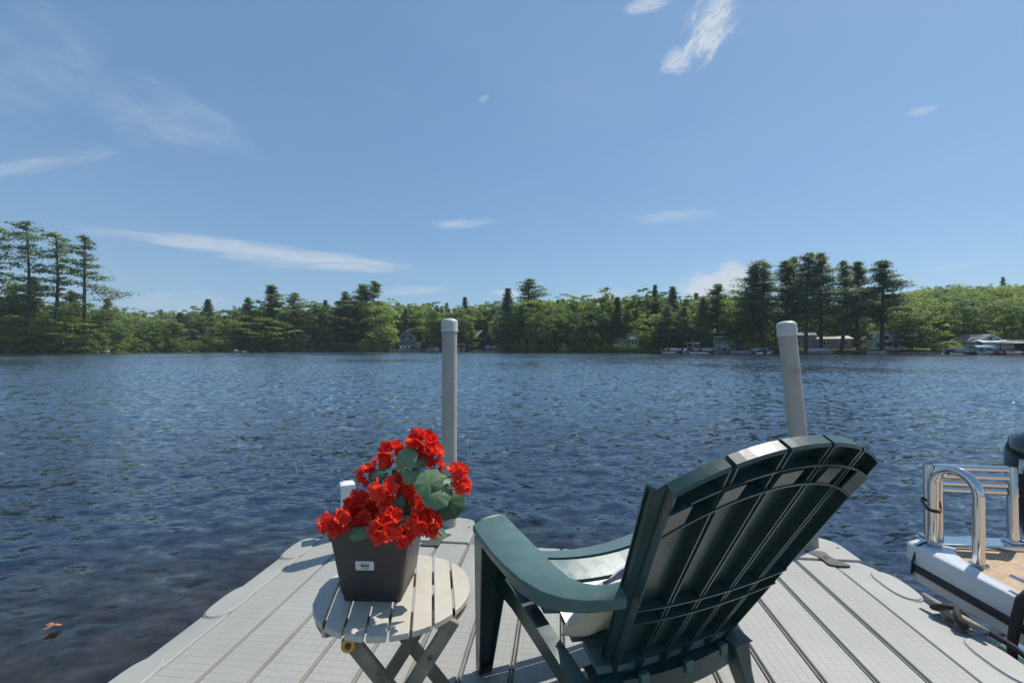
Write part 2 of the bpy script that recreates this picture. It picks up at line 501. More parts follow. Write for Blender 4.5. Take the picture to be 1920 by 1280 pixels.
def deck_material():
    m, k = new_mat('dock_deck_plastic')
    out = k.n('ShaderNodeOutputMaterial')
    b = k.n('ShaderNodeBsdfPrincipled')
    co = k.n('ShaderNodeTexCoord').outputs['Object']
    sp = k.n('ShaderNodeSeparateXYZ'); k.put(sp.inputs[0], co)
    wob = k.m('MULTIPLY', k.m('SUBTRACT', k.noise(co, 9, 2), 0.5), 0.006)
    def lines(c, pitch, w):
        f = k.m('FRACT', k.m('DIVIDE', k.m('ADD', c, wob), pitch))
        d = k.m('ABSOLUTE', k.m('SUBTRACT', f, 0.5))
        return k.ramp(d, 0.0, w / pitch, 1.0, 0.0)
    lv = lines(sp.outputs[1], 0.0335, 0.0034)
    lu = lines(sp.outputs[0], 0.0310, 0.0028)
    g = k.m('MAXIMUM', lv, k.m('MULTIPLY', lu, 0.75))
    flat = k.m('GREATER_THAN', sp.outputs[2], -0.0008)
    g = k.m('MULTIPLY', g, flat)
    wear = k.ramp(k.noise(co, 2.2, 5, 0.6), 0.3, 0.75, 0.55, 1.0)
    g = k.m('MULTIPLY', g, wear)
    base = k.mix(k.ramp(k.noise(co, 1.8, 6, 0.65), 0.3, 0.7), (0.300, 0.295, 0.266), (0.358, 0.350, 0.316))
    st = k.ramp(k.noise(k.mapping(co, scale=(1.0, 0.35, 1)), 7, 7, 0.7, 0.8), 0.56, 0.74)
    base = k.mix(k.m('MULTIPLY', st, 0.36), base, (0.25, 0.235, 0.20))
    blot = k.ramp(k.noise(co, 1.1, 6, 0.7, 1.2), 0.50, 0.68)
    base = k.mix(k.m('MULTIPLY', blot, 0.30), base, (0.27, 0.25, 0.21))
    drop = k.ramp(k.noise(co, 13, 3, 0.6, 1.0), 0.755, 0.775)
    base = k.mix(k.m('MULTIPLY', drop, 0.55), base, (0.62, 0.61, 0.57))
    spk = k.ramp(k.noise(co, 95, 2, 0.5), 0.72, 0.76)
    base = k.mix(k.m('MULTIPLY', spk, 0.45), base, (0.12, 0.10, 0.08))
    base = k.mix(k.m('MULTIPLY', g, 0.42), base, (0.16, 0.16, 0.15))
    gro = k.ramp(sp.outputs[2], -0.012, -0.003, 1.0, 0.0)
    gd = k.m('MULTIPLY', gro, k.ramp(k.noise(co, 6, 5, 0.7), 0.35, 0.65, 0.05, 0.5))
    base = k.mix(gd, base, (0.12, 0.11, 0.095))
    k.put(b.inputs['Base Color'], base)
    b.inputs['Roughness'].default_value = 0.55
    bp = k.n('ShaderNodeBump')
    bp.inputs['Strength'].default_value = 0.6
    bp.inputs['Distance'].default_value = 0.0015
    k.put(bp.inputs['Height'], k.m('ADD', k.m('MULTIPLY', g, -1.0), k.m('MULTIPLY', k.noise(co, 150, 3), 0.25)))
    k.put(b.inputs['Normal'], bp.outputs[0])
    k.t.links.new(b.outputs[0], out.inputs[0])
    return m


M['deck'] = deck_material()


# ------------------------------------------------------------------ water and land
def build_water():
    rng = np.random.default_rng(11)
    na_f, na_b = 900, 90
    rl = [0.45]
    while rl[-1] < 420:
        r_ = rl[-1]
        rl.append(r_ + (min(0.095, max(0.012, 0.0115 * r_)) if r_ < 120 else (0.16 if r_ < 165 else 0.06 * r_)))
    rad = np.array(rl); nr = len(rad)
    dr = np.gradient(rad)
    front = np.linspace(R(-64), R(64), na_f)
    back = np.linspace(R(64), R(360 - 64), na_b + 2)[1:-1]
    ang = np.concatenate([front, back])
    dth = np.concatenate([np.full(na_f, front[1] - front[0]), np.full(na_b, back[1] - back[0])])
    na = len(ang)
    RR, AA = np.meshgrid(rad, ang, indexing='ij')
    X = RR * np.sin(AA); Y = RR * np.cos(AA)
    SR = np.broadcast_to(dr[:, None], X.shape)      # grid spacing along and across the rays
    ST = RR * dth[None, :]
    SA, CA = np.sin(ang)[None, :], np.cos(ang)[None, :]
    H = np.zeros_like(X)
    comps = []
    for i in range(96):
        lam = 0.10 * (0.95 / 0.10) ** rng.random()
        if i % 3 == 0: th = R(-90 + 38 + rng.normal() * 20)
        elif i % 3 == 1: th = R(-90 - 30 + rng.normal() * 20)
        else: th = R(-90 + rng.normal() * 34)
        sl = 0.029 * (0.75 + 0.5 * rng.random()) * (1.0 if lam < 0.8 else 0.75)
        comps.append((lam, th, sl, rng.random() * 6.28))
    # slow gusts that vary how rough the water is
    gust = np.zeros_like(X)
    for i in range(9):
        lam = 5 * (60 / 5) ** rng.random(); th = rng.random() * 6.28
        gust += np.sin(2 * math.pi / lam * (X * math.cos(th) + 0.5 * Y * math.sin(th)) + rng.random() * 6.28)
    gust = 1.0 + 0.13 * gust
    # calmer in the lee beside the dock
    lee = np.clip((np.hypot((X + 1.6) / 1.5, (Y - 1.0) / 1.6) - 0.5) / 1.8, 0.0, 1.0)
    lee = 0.38 + 0.62 * lee * lee * (3 - 2 * lee)
    for lam, th, sl, ph in comps:
        kk = 2 * math.pi / lam
        kx, ky = kk * math.cos(th), kk * math.sin(th)
        kr = np.abs(kx * SA + ky * CA); kt = np.abs(kx * CA - ky * SA)
        wgt = np.clip((2 * math.pi / np.maximum(kr, 1e-6) / SR - 2.2) / 2.0, 0, 1) * np.clip((2 * math.pi / np.maximum(kt, 1e-6) / ST - 2.2) / 2.0, 0, 1)
        a = sl / kk
        p = kk * (X * math.cos(th) + Y * math.sin(th)) + ph
        H += a * wgt * (np.sin(p) + 0.22 * np.sin(2 * p + 1.2))
    H *= gust * lee
    V = np.stack([X.ravel(), Y.ravel(), H.ravel()], 1)
    i = np.arange(nr - 1)[:, None] * na; j = np.arange(na)[None, :]; j2 = (j + 1) % na
    Fc = np.stack([(i + j).ravel(), (i + j2).ravel(), (i + na + j2).ravel(), (i + na + j).ravel()], 1)
    # centre cap below the camera
    m, k = new_mat('lake_water')
    out = k.n('ShaderNodeOutputMaterial')
    geo = k.n('ShaderNodeNewGeometry')
    pos = geo.outputs['Position']
    def vnoise(scale, sx, sy, rot, detail):
        nd = k.n('ShaderNodeTexNoise')
        k.put(nd.inputs['Vector'], k.mapping(pos, scale=(sx, sy, 1), rot=(0, 0, R(rot))))
        nd.inputs['Scale'].default_value = scale; nd.inputs['Detail'].default_value = detail; nd.inputs['Roughness'].default_value = 0.6
        v = k.n('ShaderNodeVectorMath', operation='SUBTRACT'); k.put(v.inputs[0], nd.outputs['Color']); v.inputs[1].default_value = (0.5, 0.5, 0.5)
        return v.outputs[0]
    def vscale(v, f):
        nd = k.n('ShaderNodeVectorMath', operation='SCALE'); k.put(nd.inputs[0], v); k.put(nd.inputs['Scale'], f); return nd.outputs[0]
    def vadd(a, b):
        nd = k.n('ShaderNodeVectorMath', operation='ADD'); k.put(nd.inputs[0], a); k.put(nd.inputs[1], b); return nd.outputs[0]
    patch = k.ramp(k.noise(k.mapping(pos, scale=(1, 2.2, 1)), 0.06, 4, 0.6), 0.3, 0.7, 0.65, 1.15)
    dist = k.n('ShaderNodeVectorMath', operation='LENGTH'); k.put(dist.inputs[0], pos)
    far = k.ramp(dist.outputs['Value'], 5, 45, 0.0, 1.0)
    near = k.ramp(dist.outputs['Value'], 1.2, 6.0, 0.45, 1.0)
    sl = vadd(vscale(vnoise(5.6, 0.75, 1.5, 12, 5), 1.1), vscale(vnoise(2.4, 0.7, 1.6, -16, 4), k.m('ADD', k.m('MULTIPLY', far, 0.15), 0.25)))
    sl = vadd(sl, vscale(vnoise(15.0, 0.8, 1.4, -8, 2), 0.45))
    sl = vscale(sl, k.m('MULTIPLY', patch, near))
    flat = k.n('ShaderNodeVectorMath', operation='MULTIPLY'); k.put(flat.inputs[0], sl); flat.inputs[1].default_value = (1.0, 1.0, 0.0)
    nn = k.n('ShaderNodeVectorMath', operation='NORMALIZE'); k.put(nn.inputs[0], vadd(geo.outputs['Normal'], flat.outputs[0]))
    fr = k.n('ShaderNodeFresnel'); fr.inputs[0].default_value = 1.52
    k.put(fr.inputs['Normal'], nn.outputs[0])
    gl = k.n('ShaderNodeBsdfGlossy'); k.put(gl.inputs['Roughness'], k.ramp(dist.outputs['Value'], 6, 90, 0.05, 0.11))
    gl.inputs['Color'].default_value = (1, 1, 1, 1)
    k.put(gl.inputs['Normal'], nn.outputs[0])
    tr = k.n('ShaderNodeBsdfTransparent'); tr.inputs[0].default_value = (0.86, 0.88, 0.86, 1)
    mx = k.n('ShaderNodeMixShader')
    k.put(mx.inputs[0], fr.outputs[0])
    k.t.links.new(tr.outputs[0], mx.inputs[1]); k.t.links.new(gl.outputs[0], mx.inputs[2])
    k.t.links.new(mx.outputs[0], out.inputs[0])
    w = mesh_np('lake_water', V, Fc, m, None, True)
    tag(w, 'blue rippled lake water', 'water', kind='structure')

    # the lake bed: brown and shallow by the dock, then dark blue, painted lighter far out to brighten the distant water
    m, k = new_mat('lake_bed')
    out = k.n('ShaderNodeOutputMaterial')
    b = k.n('ShaderNodeBsdfDiffuse')
    geo = k.n('ShaderNodeNewGeometry'); pos = geo.outputs['Position']
    sp = k.n('ShaderNodeSeparateXYZ'); k.put(sp.inputs[0], pos)
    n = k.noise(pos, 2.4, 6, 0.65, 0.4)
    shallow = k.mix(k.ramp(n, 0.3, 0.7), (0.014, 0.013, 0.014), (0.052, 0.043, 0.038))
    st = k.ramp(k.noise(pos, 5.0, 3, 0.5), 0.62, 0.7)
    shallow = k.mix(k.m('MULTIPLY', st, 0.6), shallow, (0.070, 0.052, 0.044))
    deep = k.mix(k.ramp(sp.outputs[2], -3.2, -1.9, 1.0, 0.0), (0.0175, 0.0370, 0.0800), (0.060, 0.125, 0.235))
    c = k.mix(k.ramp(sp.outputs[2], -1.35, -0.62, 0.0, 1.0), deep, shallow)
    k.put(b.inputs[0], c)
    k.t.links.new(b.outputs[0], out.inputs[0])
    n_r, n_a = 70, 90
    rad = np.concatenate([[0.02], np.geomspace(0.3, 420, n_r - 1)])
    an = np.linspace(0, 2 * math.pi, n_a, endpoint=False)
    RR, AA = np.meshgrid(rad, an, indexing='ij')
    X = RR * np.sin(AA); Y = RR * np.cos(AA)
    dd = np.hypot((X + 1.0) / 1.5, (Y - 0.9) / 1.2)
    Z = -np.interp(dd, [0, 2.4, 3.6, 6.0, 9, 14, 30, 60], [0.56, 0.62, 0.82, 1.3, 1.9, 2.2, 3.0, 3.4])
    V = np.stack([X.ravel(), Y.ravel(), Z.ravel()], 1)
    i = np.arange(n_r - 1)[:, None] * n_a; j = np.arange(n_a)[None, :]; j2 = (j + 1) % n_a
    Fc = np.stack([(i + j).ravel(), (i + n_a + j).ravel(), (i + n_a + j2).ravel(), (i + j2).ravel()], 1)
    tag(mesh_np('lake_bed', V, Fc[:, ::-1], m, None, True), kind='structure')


def build_land():
    pxs = np.concatenate([np.linspace(-900, -300, 20), np.linspace(-280, 2300, 150), np.linspace(2330, 2600, 6)])
    ds = [-6, -2, -0.4, 0.0, 0.5, 1.0, 3, 6, 12, 20, 30, 40, 70, 100, 145, 190, 250, 300]
    rng = random.Random(4)
    V = []
    for px in pxs:
        j = rng.uniform(-0.5, 0.5)
        for d in ds:
            Z = shoreZ(px) + d + (j if d < 3 else 0)
            V.append((X_at(px, Z), Z, ground(px, d) + (rng.uniform(-.12, .12) if 0.4 < d < 40 else 0)))
    n = len(ds)
    Fc = []
    for i in range(len(pxs) - 1):
        for j in range(n - 1):
            Fc.append((i * n + j, (i + 1) * n + j, (i + 1) * n + j + 1, i * n + j + 1))
    m, k = new_mat('shore_ground')
    out = k.n('ShaderNodeOutputMaterial'); b = k.n('ShaderNodeBsdfDiffuse')
    geo = k.n('ShaderNodeNewGeometry'); pos = geo.outputs['Position']
    a = k.mix(k.ramp(k.noise(pos, 0.35, 5, 0.7), 0.4, 0.62), (0.070, 0.048, 0.032), (0.055, 0.075, 0.024))
    a = k.mix(k.ramp(k.noise(pos, 1.6, 4, 0.6), 0.5, 0.7), a, (0.14, 0.11, 0.075))
    k.put(b.inputs[0], a)
    k.t.links.new(b.outputs[0], out.inputs[0])
    tag(mesh_np('shore_ground', V, Fc, m, None, True), kind='structure')
    # mown lawn by the white gable cottage and the blue cottage
    mg = pbr('lawn_grass', (0.095, 0.130, 0.032), 0.9, var=0.3, vscale=0.8)
    for name, p0, p1, d0, d1 in (('lawn', 1690, 1752, 1.2, 9), ('lawn', 735, 772, 1.2, 6)):
        mb = MB()
        N, K = 24, 6
        def P(i, j):
            px = p0 + (p1 - p0) * i / (N - 1); d = d0 + (d1 - d0) * j / (K - 1)
            s = spot(px, d)
            return (s.x, s.y, s.z + 0.16)
        mb.grid(P, N, K)
        tag(mb.build(name, mg, None, smooth=True), kind='structure')


build_water()
build_land()


# ------------------------------------------------------------------ dock
DOCK_RZ = -R(6.03)
DECK_Z = 0.40
FV = Vector((math.sin(R(6.03)), math.cos(R(6.03)), 0)); RV = Vector((math.cos(R(6.03)), -math.sin(R(6.03)), 0))
def dk(u, v, z=0.0):
    p = RV * u + FV * v
    return Vector((p.x, p.y, DECK_Z + z))


def build_dock():
    root = thing('floating_dock', 'pale grey plastic floating dock with grooved grid textured deck', 'dock', (0, 0, DECK_Z), DOCK_RZ)
    u0, u1, v0, v1 = -1.362, 1.376, -4.0, 2.505
    nb = 16
    prof = [(u0 + 0.006, -0.30), (u0 + 0.006, -0.003), (u0 + 0.009, 0.0)]
    for i in range(1, nb):
        s = u0 + (u1 - u0) * i / nb
        prof += [(s - 0.0125, 0.0), (s - 0.0095, -0.004), (s - 0.0065, -0.015), (s - 0.003, -0.016), (s - 0.0012, -0.0035), (s + 0.0012, -0.0035), (s + 0.003, -0.016), (s + 0.0065, -0.015), (s + 0.0095, -0.004), (s + 0.0125, 0.0)]
    prof += [(u1 - 0.009, 0.0), (u1 - 0.006, -0.003), (u1 - 0.006, -0.30)]
    mb = MB()
    n = len(prof)
    mb.add([(x, v0, z) for x, z in prof] + [(x, v1 - 0.012, z) for x, z in prof] + [(x, v1, z - 0.010) for x, z in prof] + [(x, v1, -0.30) for x, z in prof],
           [(r * n + i, r * n + i + 1, (r + 1) * n + i + 1, (r + 1) * n + i) for r in range(3) for i in range(n - 1)])
    mb.v = mb.v
    o = mb.build('deck', M['deck'], root)
    # smooth outer rails with a rolled edge
    def rail(side):
        a, b = (u0, -1.476) if side < 0 else (u1, 1.604)
        w = b - a
        pr = [(a, -0.30), (a, -0.004), (a + 0.004 * side, 0.0), (a + 0.6 * w, 0.0), (a + 0.86 * w, -0.006), (a + 0.96 * w, -0.022), (b, -0.05), (b, -0.20), (b - 0.01 * side, -0.44)]
        mb = MB(); n = len(pr)
        ends = [(v0, 0), (2.36, 0), (v1 - 0.02 if side < 0 else 2.455, -0.003)]
        sh = 0.0 if side < 0 else 1.0
        vs = []
        for k, (v, dz) in enumerate(ends):
            for (x, z) in pr:
                xx = x
                if k == 2: xx = a + (x - a) * (0.90 if side < 0 else 0.95)
                vs.append((xx, v, z + dz))
        for (x, z) in pr:
            vs.append((a + (x - a) * (0.86 if side < 0 else 0.74), ends[2][0] + (0.012 if side < 0 else 0.052), min(z, -0.02 if side < 0 else -0.006)))
        fs = [(r * n + i, r * n + i + 1, (r + 1) * n + i + 1, (r + 1) * n + i) for r in range(3) for i in range(n - 1)]
        fs.append(tuple(3 * n + i for i in range(n)))
        if side > 0: pass
        mb.add(vs, fs)
        return mb.build('edge_rail', M['dockplain'], root, smooth=True, autosmooth=35)
    rails = {-1: rail(-1), 1: rail(1)}
    # front skirt + float hull under the deck
    mb = MB(); mb.box(-1.36, 1.37, v0, v1 - 0.03, -0.62, -0.302)
    mb.build('float', M['dockside'], root, bevel=0.02)
    # oval pocket covers on the outer rails
    def pocket(u, v, side):
        mb = MB()
        pts = []
        for i in range(28):
            a = 2 * math.pi * i / 28
            c, s_ = math.cos(a), math.sin(a)
            x = 0.056 * abs(c) ** 0.8 * (1 if c > 0 else -1)
            y = 0.125 * abs(s_) ** 0.75 * (1 if s_ > 0 else -1)
            pts.append((u + x, v + y))
        mb.prism(pts, -0.02, 0.0065)
        o = mb.build('pocket_cover', M['dockplain'], root, bevel=0.004)
        sh = MB()
        big = [(u + (x - u) * 1.055, v + (y - v) * 1.035) for x, y in pts]
        sh.prism(big, -0.02, 0.0012)
        s2 = sh.build('seam', M['dockside'], o)
    for v in (2.345, 1.83, 1.345, 0.85):
        pocket(-1.413, v, -1)
    for v in (2.27, 1.76, 1.26):
        pocket(1.535, v, 1)
    # pile brackets at the front edge
    def bracket(u, v, vend):
        mb = MB()
        pts = [(u - 0.168, 2.512), (u + 0.168, 2.512)]
        N = 18
        for i in range(N + 1):
            a = math.pi * i / N
            c, s_ = math.cos(a), math.sin(a)
            pts.append((u + 0.168 * abs(c) ** 0.75 * (1 if c > 0 else -1), v - 0.02 + (vend - v + 0.02) * abs(s_) ** 0.8))
        mb.prism(pts, -0.26, 0.006)
        o = mb.build('pile_bracket', M['dockplain'], root, bevel=0.008)
        for du in (-0.13, 0.13):
            b = MB(); b.lathe([(0.006, 0), (0.006, 0.003), (0.003, 0.004)], 10, (u + du, v - 0.03, 0.006))
            b.build('bolt', M['coupler'], o)
    bracket(-0.677, 2.745, 2.872)
    bracket(1.375, 2.68, 2.80)
    # dark dog-bone couplers joining bracket and deck
    def coupler(u, v, mir):
        N = 22
        mb = MB()
        pts = []
        for i in range(N):
            a = 2 * math.pi * i / N
            pts.append((0.020 * mir + 0.070 * math.cos(a), 0.052 + 0.030 * math.sin(a)))
        # one outline: two lobes joined by a waist
        up = [p for p in pts]
        out = []
        K = 64
        for i in range(K):
            a = 2 * math.pi * i / K
            c, s_ = math.cos(a), math.sin(a)
            w = 0.036 + 0.048 * abs(s_) ** 1.5
            y = 0.084 * (abs(s_) ** 0.6) * (1 if s_ > 0 else -1)
            x = w * abs(c) ** 0.7 * (1 if c > 0 else -1) + 0.30 * y * mir
            out.append((u + x, v + y))
        mb.prism(out, -0.01, 0.0095)
        o = mb.build('coupler', M['coupler'], root, bevel=0.003)
        b = MB(); b.lathe([(0.013, 0), (0.013, 0.003), (0.007, 0.004)], 14, (u, v, 0.0095))
        b.build('coupler_bolt', M['rubrail'], o)
    coupler(-0.699, 2.525, 1)
    coupler(1.372, 2.515, -1)
    return root


build_dock()


def build_piles():
    def pile(base, top, label):
        b = Vector(base); t = Vector(top)
        d = (t - b).normalized()
        L = (t - b).length
        o = thing('dock_pile', label, 'post', tuple(b), 0, 'pipe piles at the end of the dock')
        o.rotation_euler = d.to_track_quat('Z', 'Y').to_euler()
        mb = MB(); mb.lathe([(0.0458, -2.4), (0.0458, L - 0.085)], 40)
        mb.build('pipe', M['pile'], o, smooth=True, autosmooth=40)
        mb = MB(); mb.lathe([(r * 0.918, z) for r, z in [(0.0505, L - 0.084), (0.0558, L - 0.082), (0.0558, L - 0.076), (0.0550, L - 0.073), (0.0550, L - 0.026), (0.0525, L - 0.015), (0.044, L - 0.006), (0.028, L - 0.001), (0.012, L + 0.001), (0.003, L + 0.0015)]], 40)
        mb.build('cap', M['pilecap'], o, smooth=True, autosmooth=50)
        return o
    p = dk(-0.677, 2.735)
    Zt = p.y
    pile(p, (X_at(843, Zt), Zt, z_at(597, Zt)), 'upright grey pipe pile with white cap behind the red flowers')
    p = dk(1.372, 2.675)
    Zt = p.y
    pile(p, (X_at(1473.5, Zt), Zt, z_at(602, Zt)), 'leaning grey pipe pile with white cap behind the green chair')
    # short square vinyl post at the left front corner
    Z = 2.66
    o = thing('vinyl_post', 'short square white vinyl post at the dock corner behind the flower pot', 'post', (X_at(651, Z), Z, 0.0), R(24))
    top = z_at(906, Z)
    mb = MB(); mb.box(-0.036, 0.036, -0.036, 0.036, -0.6, top - 0.022); mb.build('post', M['vinyl'], o, bevel=0.003)
    mb = MB()
    mb.box(-0.041, 0.041, -0.041, 0.041, top - 0.022, top)
    mb.hexa([(-0.041, -0.041, top + .0002), (0.041, -0.041, top + .0002), (0.041, 0.041, top + .0002), (-0.041, 0.041, top + .0002)], [(-0.02, -0.02, top + 0.012), (0.02, -0.02, top + 0.012), (0.02, 0.02, top + 0.012), (-0.02, 0.02, top + 0.012)])
    mb.build('cap', M['vinyl'], o, bevel=0.002)


build_piles()


# ------------------------------------------------------------------ adirondack chair
def build_chair():
    root = thing('adirondack_chair', 'dark green plastic adirondack chair seen from behind on the dock', 'chair', (0.465, 1.338, DECK_Z), R(23.1))
    al = Vector((0, -0.506, 0.8625))           # up the back
    nf = Vector((0, 0.8625, 0.506))            # forward normal of the back
    base = Vector((0, 0.0, 0.207))
    def HW(q): return 0.2094 + 0.1267 * q / 0.75       # half width of the five main slats
    def BP(t, q, off=0.0):
        """t: -1..1 across the main slats; beyond that the wing slats fold forward"""
        w = HW(q); off += 0.017
        if abs(t) <= 1:
            return base + al * q + Vector((t * w, 0, 0)) + nf * (0.05 * (t * w) ** 2 + off)
        e = (abs(t) - 1) * w; sg = 1 if t > 0 else -1
        a_ = R(78)
        dirv = Vector((sg * math.cos(a_), 0, 0)) + nf * math.sin(a_)
        nrm = nf * math.cos(a_) - Vector((sg * math.sin(a_), 0, 0)); off -= 0.017
        return base + al * q + Vector((sg * w, 0, 0)) + nf * (0.05 * w * w + 0.017) + dirv * e + nrm * off
    fl = 0.034        # flange depth
    th = 0.0045
    tw = 0.085         # wing width as a fraction of the half width
    slats = [(-1 + 0.4 * i + 0.017, -1 + 0.4 * (i + 1) - 0.017) for i in range(5)] + [(-1.0 - tw, -0.990), (0.990, 1.0 + tw)]
    def qtop(t):
        if abs(t) > 1: return 0.688 - 0.12 * (abs(t) - 1)
        return 0.800 - 0.098 * abs(t) ** 2.1
    mb = MB()
    FL = fl
    for a, b in slats:
        fl = FL if abs(a + b) < 2 else 0.010
        nq = 10
        mid = (a + b) / 2; w = b - a
        ins = th / 0.28
        def pt(t, off, qf):
            q = qtop(t) * qf
            sag = -0.006 * (1 - ((t - mid) / (w / 2)) ** 2)
            return BP(t, q, off + (sag if off > -0.02 else 0))
        sA = [(a, -fl), (a, -0.004), (a + .12 * w, 0.0), (mid, 0.0), (b - .12 * w, 0.0), (b, -0.004), (b, -fl), (b - ins, -fl), (b - ins, -th - .004), (b - .14 * w, -th), (mid, -th), (a + .14 * w, -th), (a + ins, -th - .004), (a + ins, -fl)]
        rings = [[pt(t, o, j / nq) for t, o in sA] for j in range(nq + 1)]
        n = len(rings[0])
        mb.add([p for r in rings for p in r],
               [(j * n + k, j * n + (k + 1) % n, (j + 1) * n + (k + 1) % n, (j + 1) * n + k) for j in range(nq) for k in range(n)])
        for q_at, dq in ((1.0, 1), (0.0, -1)):
            ss = np.linspace(a, b, 6)
            row = lambda off, e: [BP(t, qtop(t) * q_at + e, off) for t in ss]
            f0, f1, b0, b1 = row(0.0005, 0.0), row(-0.004, 0.007 * dq), row(-fl - 0.001, 0.0), row(-fl + 0.004, 0.007 * dq)
            for x in range(5):
                mb.hexa([f0[x], f0[x + 1], b0[x + 1], b0[x]], [f1[x], f1[x + 1], b1[x + 1], b1[x]])
    fl = FL
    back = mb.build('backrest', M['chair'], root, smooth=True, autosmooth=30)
    # transverse stiffening ribs on the rear
    def rib(q, depth, thick=0.005, front=-0.005, arch=0.0, N=28, tmax=0.985):
        m2 = MB()
        def P(t, off, e):
            return BP(t, q + e - arch * t * t, off)
        for i in range(N):
            s0, s1 = -tmax + 2 * tmax * i / N, -tmax + 2 * tmax * (i + 1) / N
            m2.hexa([P(s0, front, 0), P(s1, front, 0), P(s1, -depth, 0), P(s0, -depth, 0)],
                    [P(s0, front, thick), P(s1, front, thick), P(s1, -depth, thick), P(s0, -depth, thick)])
        m2.build('back_rib', M['chair'], back)
    rib(0.745, 0.037, arch=0.088)
    rib(0.692, 0.039, arch=0.106)
    rib(0.297, 0.037, arch=-0.020)
    rib(0.241, 0.038, arch=-0.020)
    rib(0.060, 0.036)
    # solid bands between the two upper ribs (the hand holds between them are left open)
    for s0, s1 in ((-1.0, -0.84), (-0.62, -0.46), (-0.18, 0.02), (0.28, 0.46), (0.70, 0.95)):
        m2 = MB(); N = 5
        def Q(t, e, off):
            return BP(t, 0.697 - 0.104 * t * t + e * (0.046 + 0.022 * t * t), off)
        for i in range(N):
            a = s0 + (s1 - s0) * i / N; b = s0 + (s1 - s0) * (i + 1) / N
            m2.hexa([Q(a, 0.0, -0.032), Q(b, 0.0, -0.032), Q(b, 1.0, -0.036), Q(a, 1.0, -0.036)],
                    [Q(a, 0.0, -0.037), Q(b, 0.0, -0.037), Q(b, 1.0, -0.041), Q(a, 1.0, -0.041)])
        m2.build('back_band', M['chair'], back)
    # bottom rail carrying the back
    mb = MB()
    N = 14
    for i in range(N):
        s0, s1 = -0.262 + 0.524 * i / N, -0.262 + 0.524 * (i + 1) / N
        f = lambda s: Vector((s, -0.030 + 0.5 * s * s, 0.175))
        a, b = f(s0), f(s1)
        mb.hexa([a + Vector((0, -.026, -.034)), b + Vector((0, -.026, -.034)), b + Vector((0, .03, -.034)), a + Vector((0, .03, -.034))],
                [a + Vector((0, -.020, .020)), b + Vector((0, -.020, .020)), b + Vector((0, .03, .020)), a + Vector((0, .03, .020))])
    rl = mb.build('back_rail', M['chair'], root, smooth=True, autosmooth=40)
    for s in (-0.13, 0.02, 0.17):
        m2 = MB(); c = Vector((s, -0.052 + 0.5 * s * s, 0.186))
        m2.box(c.x - 0.014, c.x + 0.014, c.y - 0.006, c.y + 0.012, c.z - 0.012, c.z + 0.022)
        m2.build('clip', M['chairarm'], rl, bevel=0.003)
    # seat: curved slats sloping down to the back
    mb = MB()
    prof = [(0.445, 0.280, 0.43, 0.335), (0.426, 0.342, 0.345, 0.352), (0.330, 0.350, 0.250, 0.322), (0.236, 0.317, 0.160, 0.288), (0.146, 0.283, 0.075, 0.252), (0.062, 0.246, -0.012, 0.215)]
    for (y0, z0, y1, z1) in prof:
        N = 12
        for i in range(N):
            def P(x, y, z, lo):
                return Vector((x, y + 0.03 * (x / 0.34) ** 2 * (1 if y > 0.3 else 0), z + 0.040 * (x / 0.34) ** 2 - lo))
            x0, x1 = -0.335 + 0.67 * i / N, -0.335 + 0.67 * (i + 1) / N
            if y0 < 0.2:
                k_ = 0.86 if y0 > 0.1 else 0.78
                x0 *= k_; x1 *= k_
            mb.hexa([P(x0, y0, z0, .02), P(x1, y0, z0, .02), P(x1, y1, z1, .02), P(x0, y1, z1, .02)],
                    [P(x0, y0, z0, 0), P(x1, y0, z0, 0), P(x1, y1, z1, 0), P(x0, y1, z1, 0)])
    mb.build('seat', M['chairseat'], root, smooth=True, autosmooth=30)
    for sd in (-1, 1):
        # side rail under the seat edge, from the front leg back to the rear leg
        pts = [(0.43, 0.300, 0.075), (0.39, 0.315, 0.072), (0.30, 0.298, 0.064), (0.174, 0.262, 0.056), (0.08, 0.236, 0.052), (0.0, 0.210, 0.052), (-0.06, 0.180, 0.056), (-0.12, 0.130, 0.056), (-0.17, 0.075, 0.05), (-0.20, 0.010, 0.04)]
        xs = [0.405, 0.39, 0.378, 0.365, 0.355, 0.345, 0.335, 0.325, 0.315, 0.31]
        if sd > 0: pts, xs = pts[:5], [0.405, 0.385, 0.36, 0.33, 0.29]
        mb = MB()
        rings = []
        for (y, z, h), x in zip(pts, xs):
            rings.append([(sd * x, y, z + h * 0.35), (sd * x, y, z - h * 0.65), (sd * (x - 0.008), y, z - h * 0.65), (sd * (x - 0.012), y, z + h * 0.20), (sd * (x - 0.045), y, z + h * 0.20), (sd * (x - 0.045), y, z + h * 0.35)])
        n = 6
        mb.add([p for r in rings for p in r], [(j * n + k, j * n + (k + 1) % n, (j + 1) * n + (k + 1) % n, (j + 1) * n + k) for j in range(len(rings) - 1) for k in range(n)] + [tuple(range(n)), tuple((len(rings) - 1) * n + k for k in range(n))])
        mb.build('side_rail', M['chair'], root, smooth=True, autosmooth=35)
        # rear leg
        mb = MB()
        topq = [Vector((sd * 0.195, 0.03, 0.212)), Vector((sd * 0.272, 0.03, 0.212)), Vector((sd * 0.268, -0.05, 0.200)), Vector((sd * 0.205, -0.05, 0.200))]
        midq = [Vector((sd * 0.222, 0.0, 0.12)), Vector((sd * 0.272, 0.0, 0.12)), Vector((sd * 0.270, -0.058, 0.115)), Vector((sd * 0.228, -0.058, 0.115))]
        botq = [Vector((sd * 0.252, -0.03, 0.006)), Vector((sd * 0.286, -0.03, 0.006)), Vector((sd * 0.286, -0.072, 0.006)), Vector((sd * 0.254, -0.072, 0.006))]
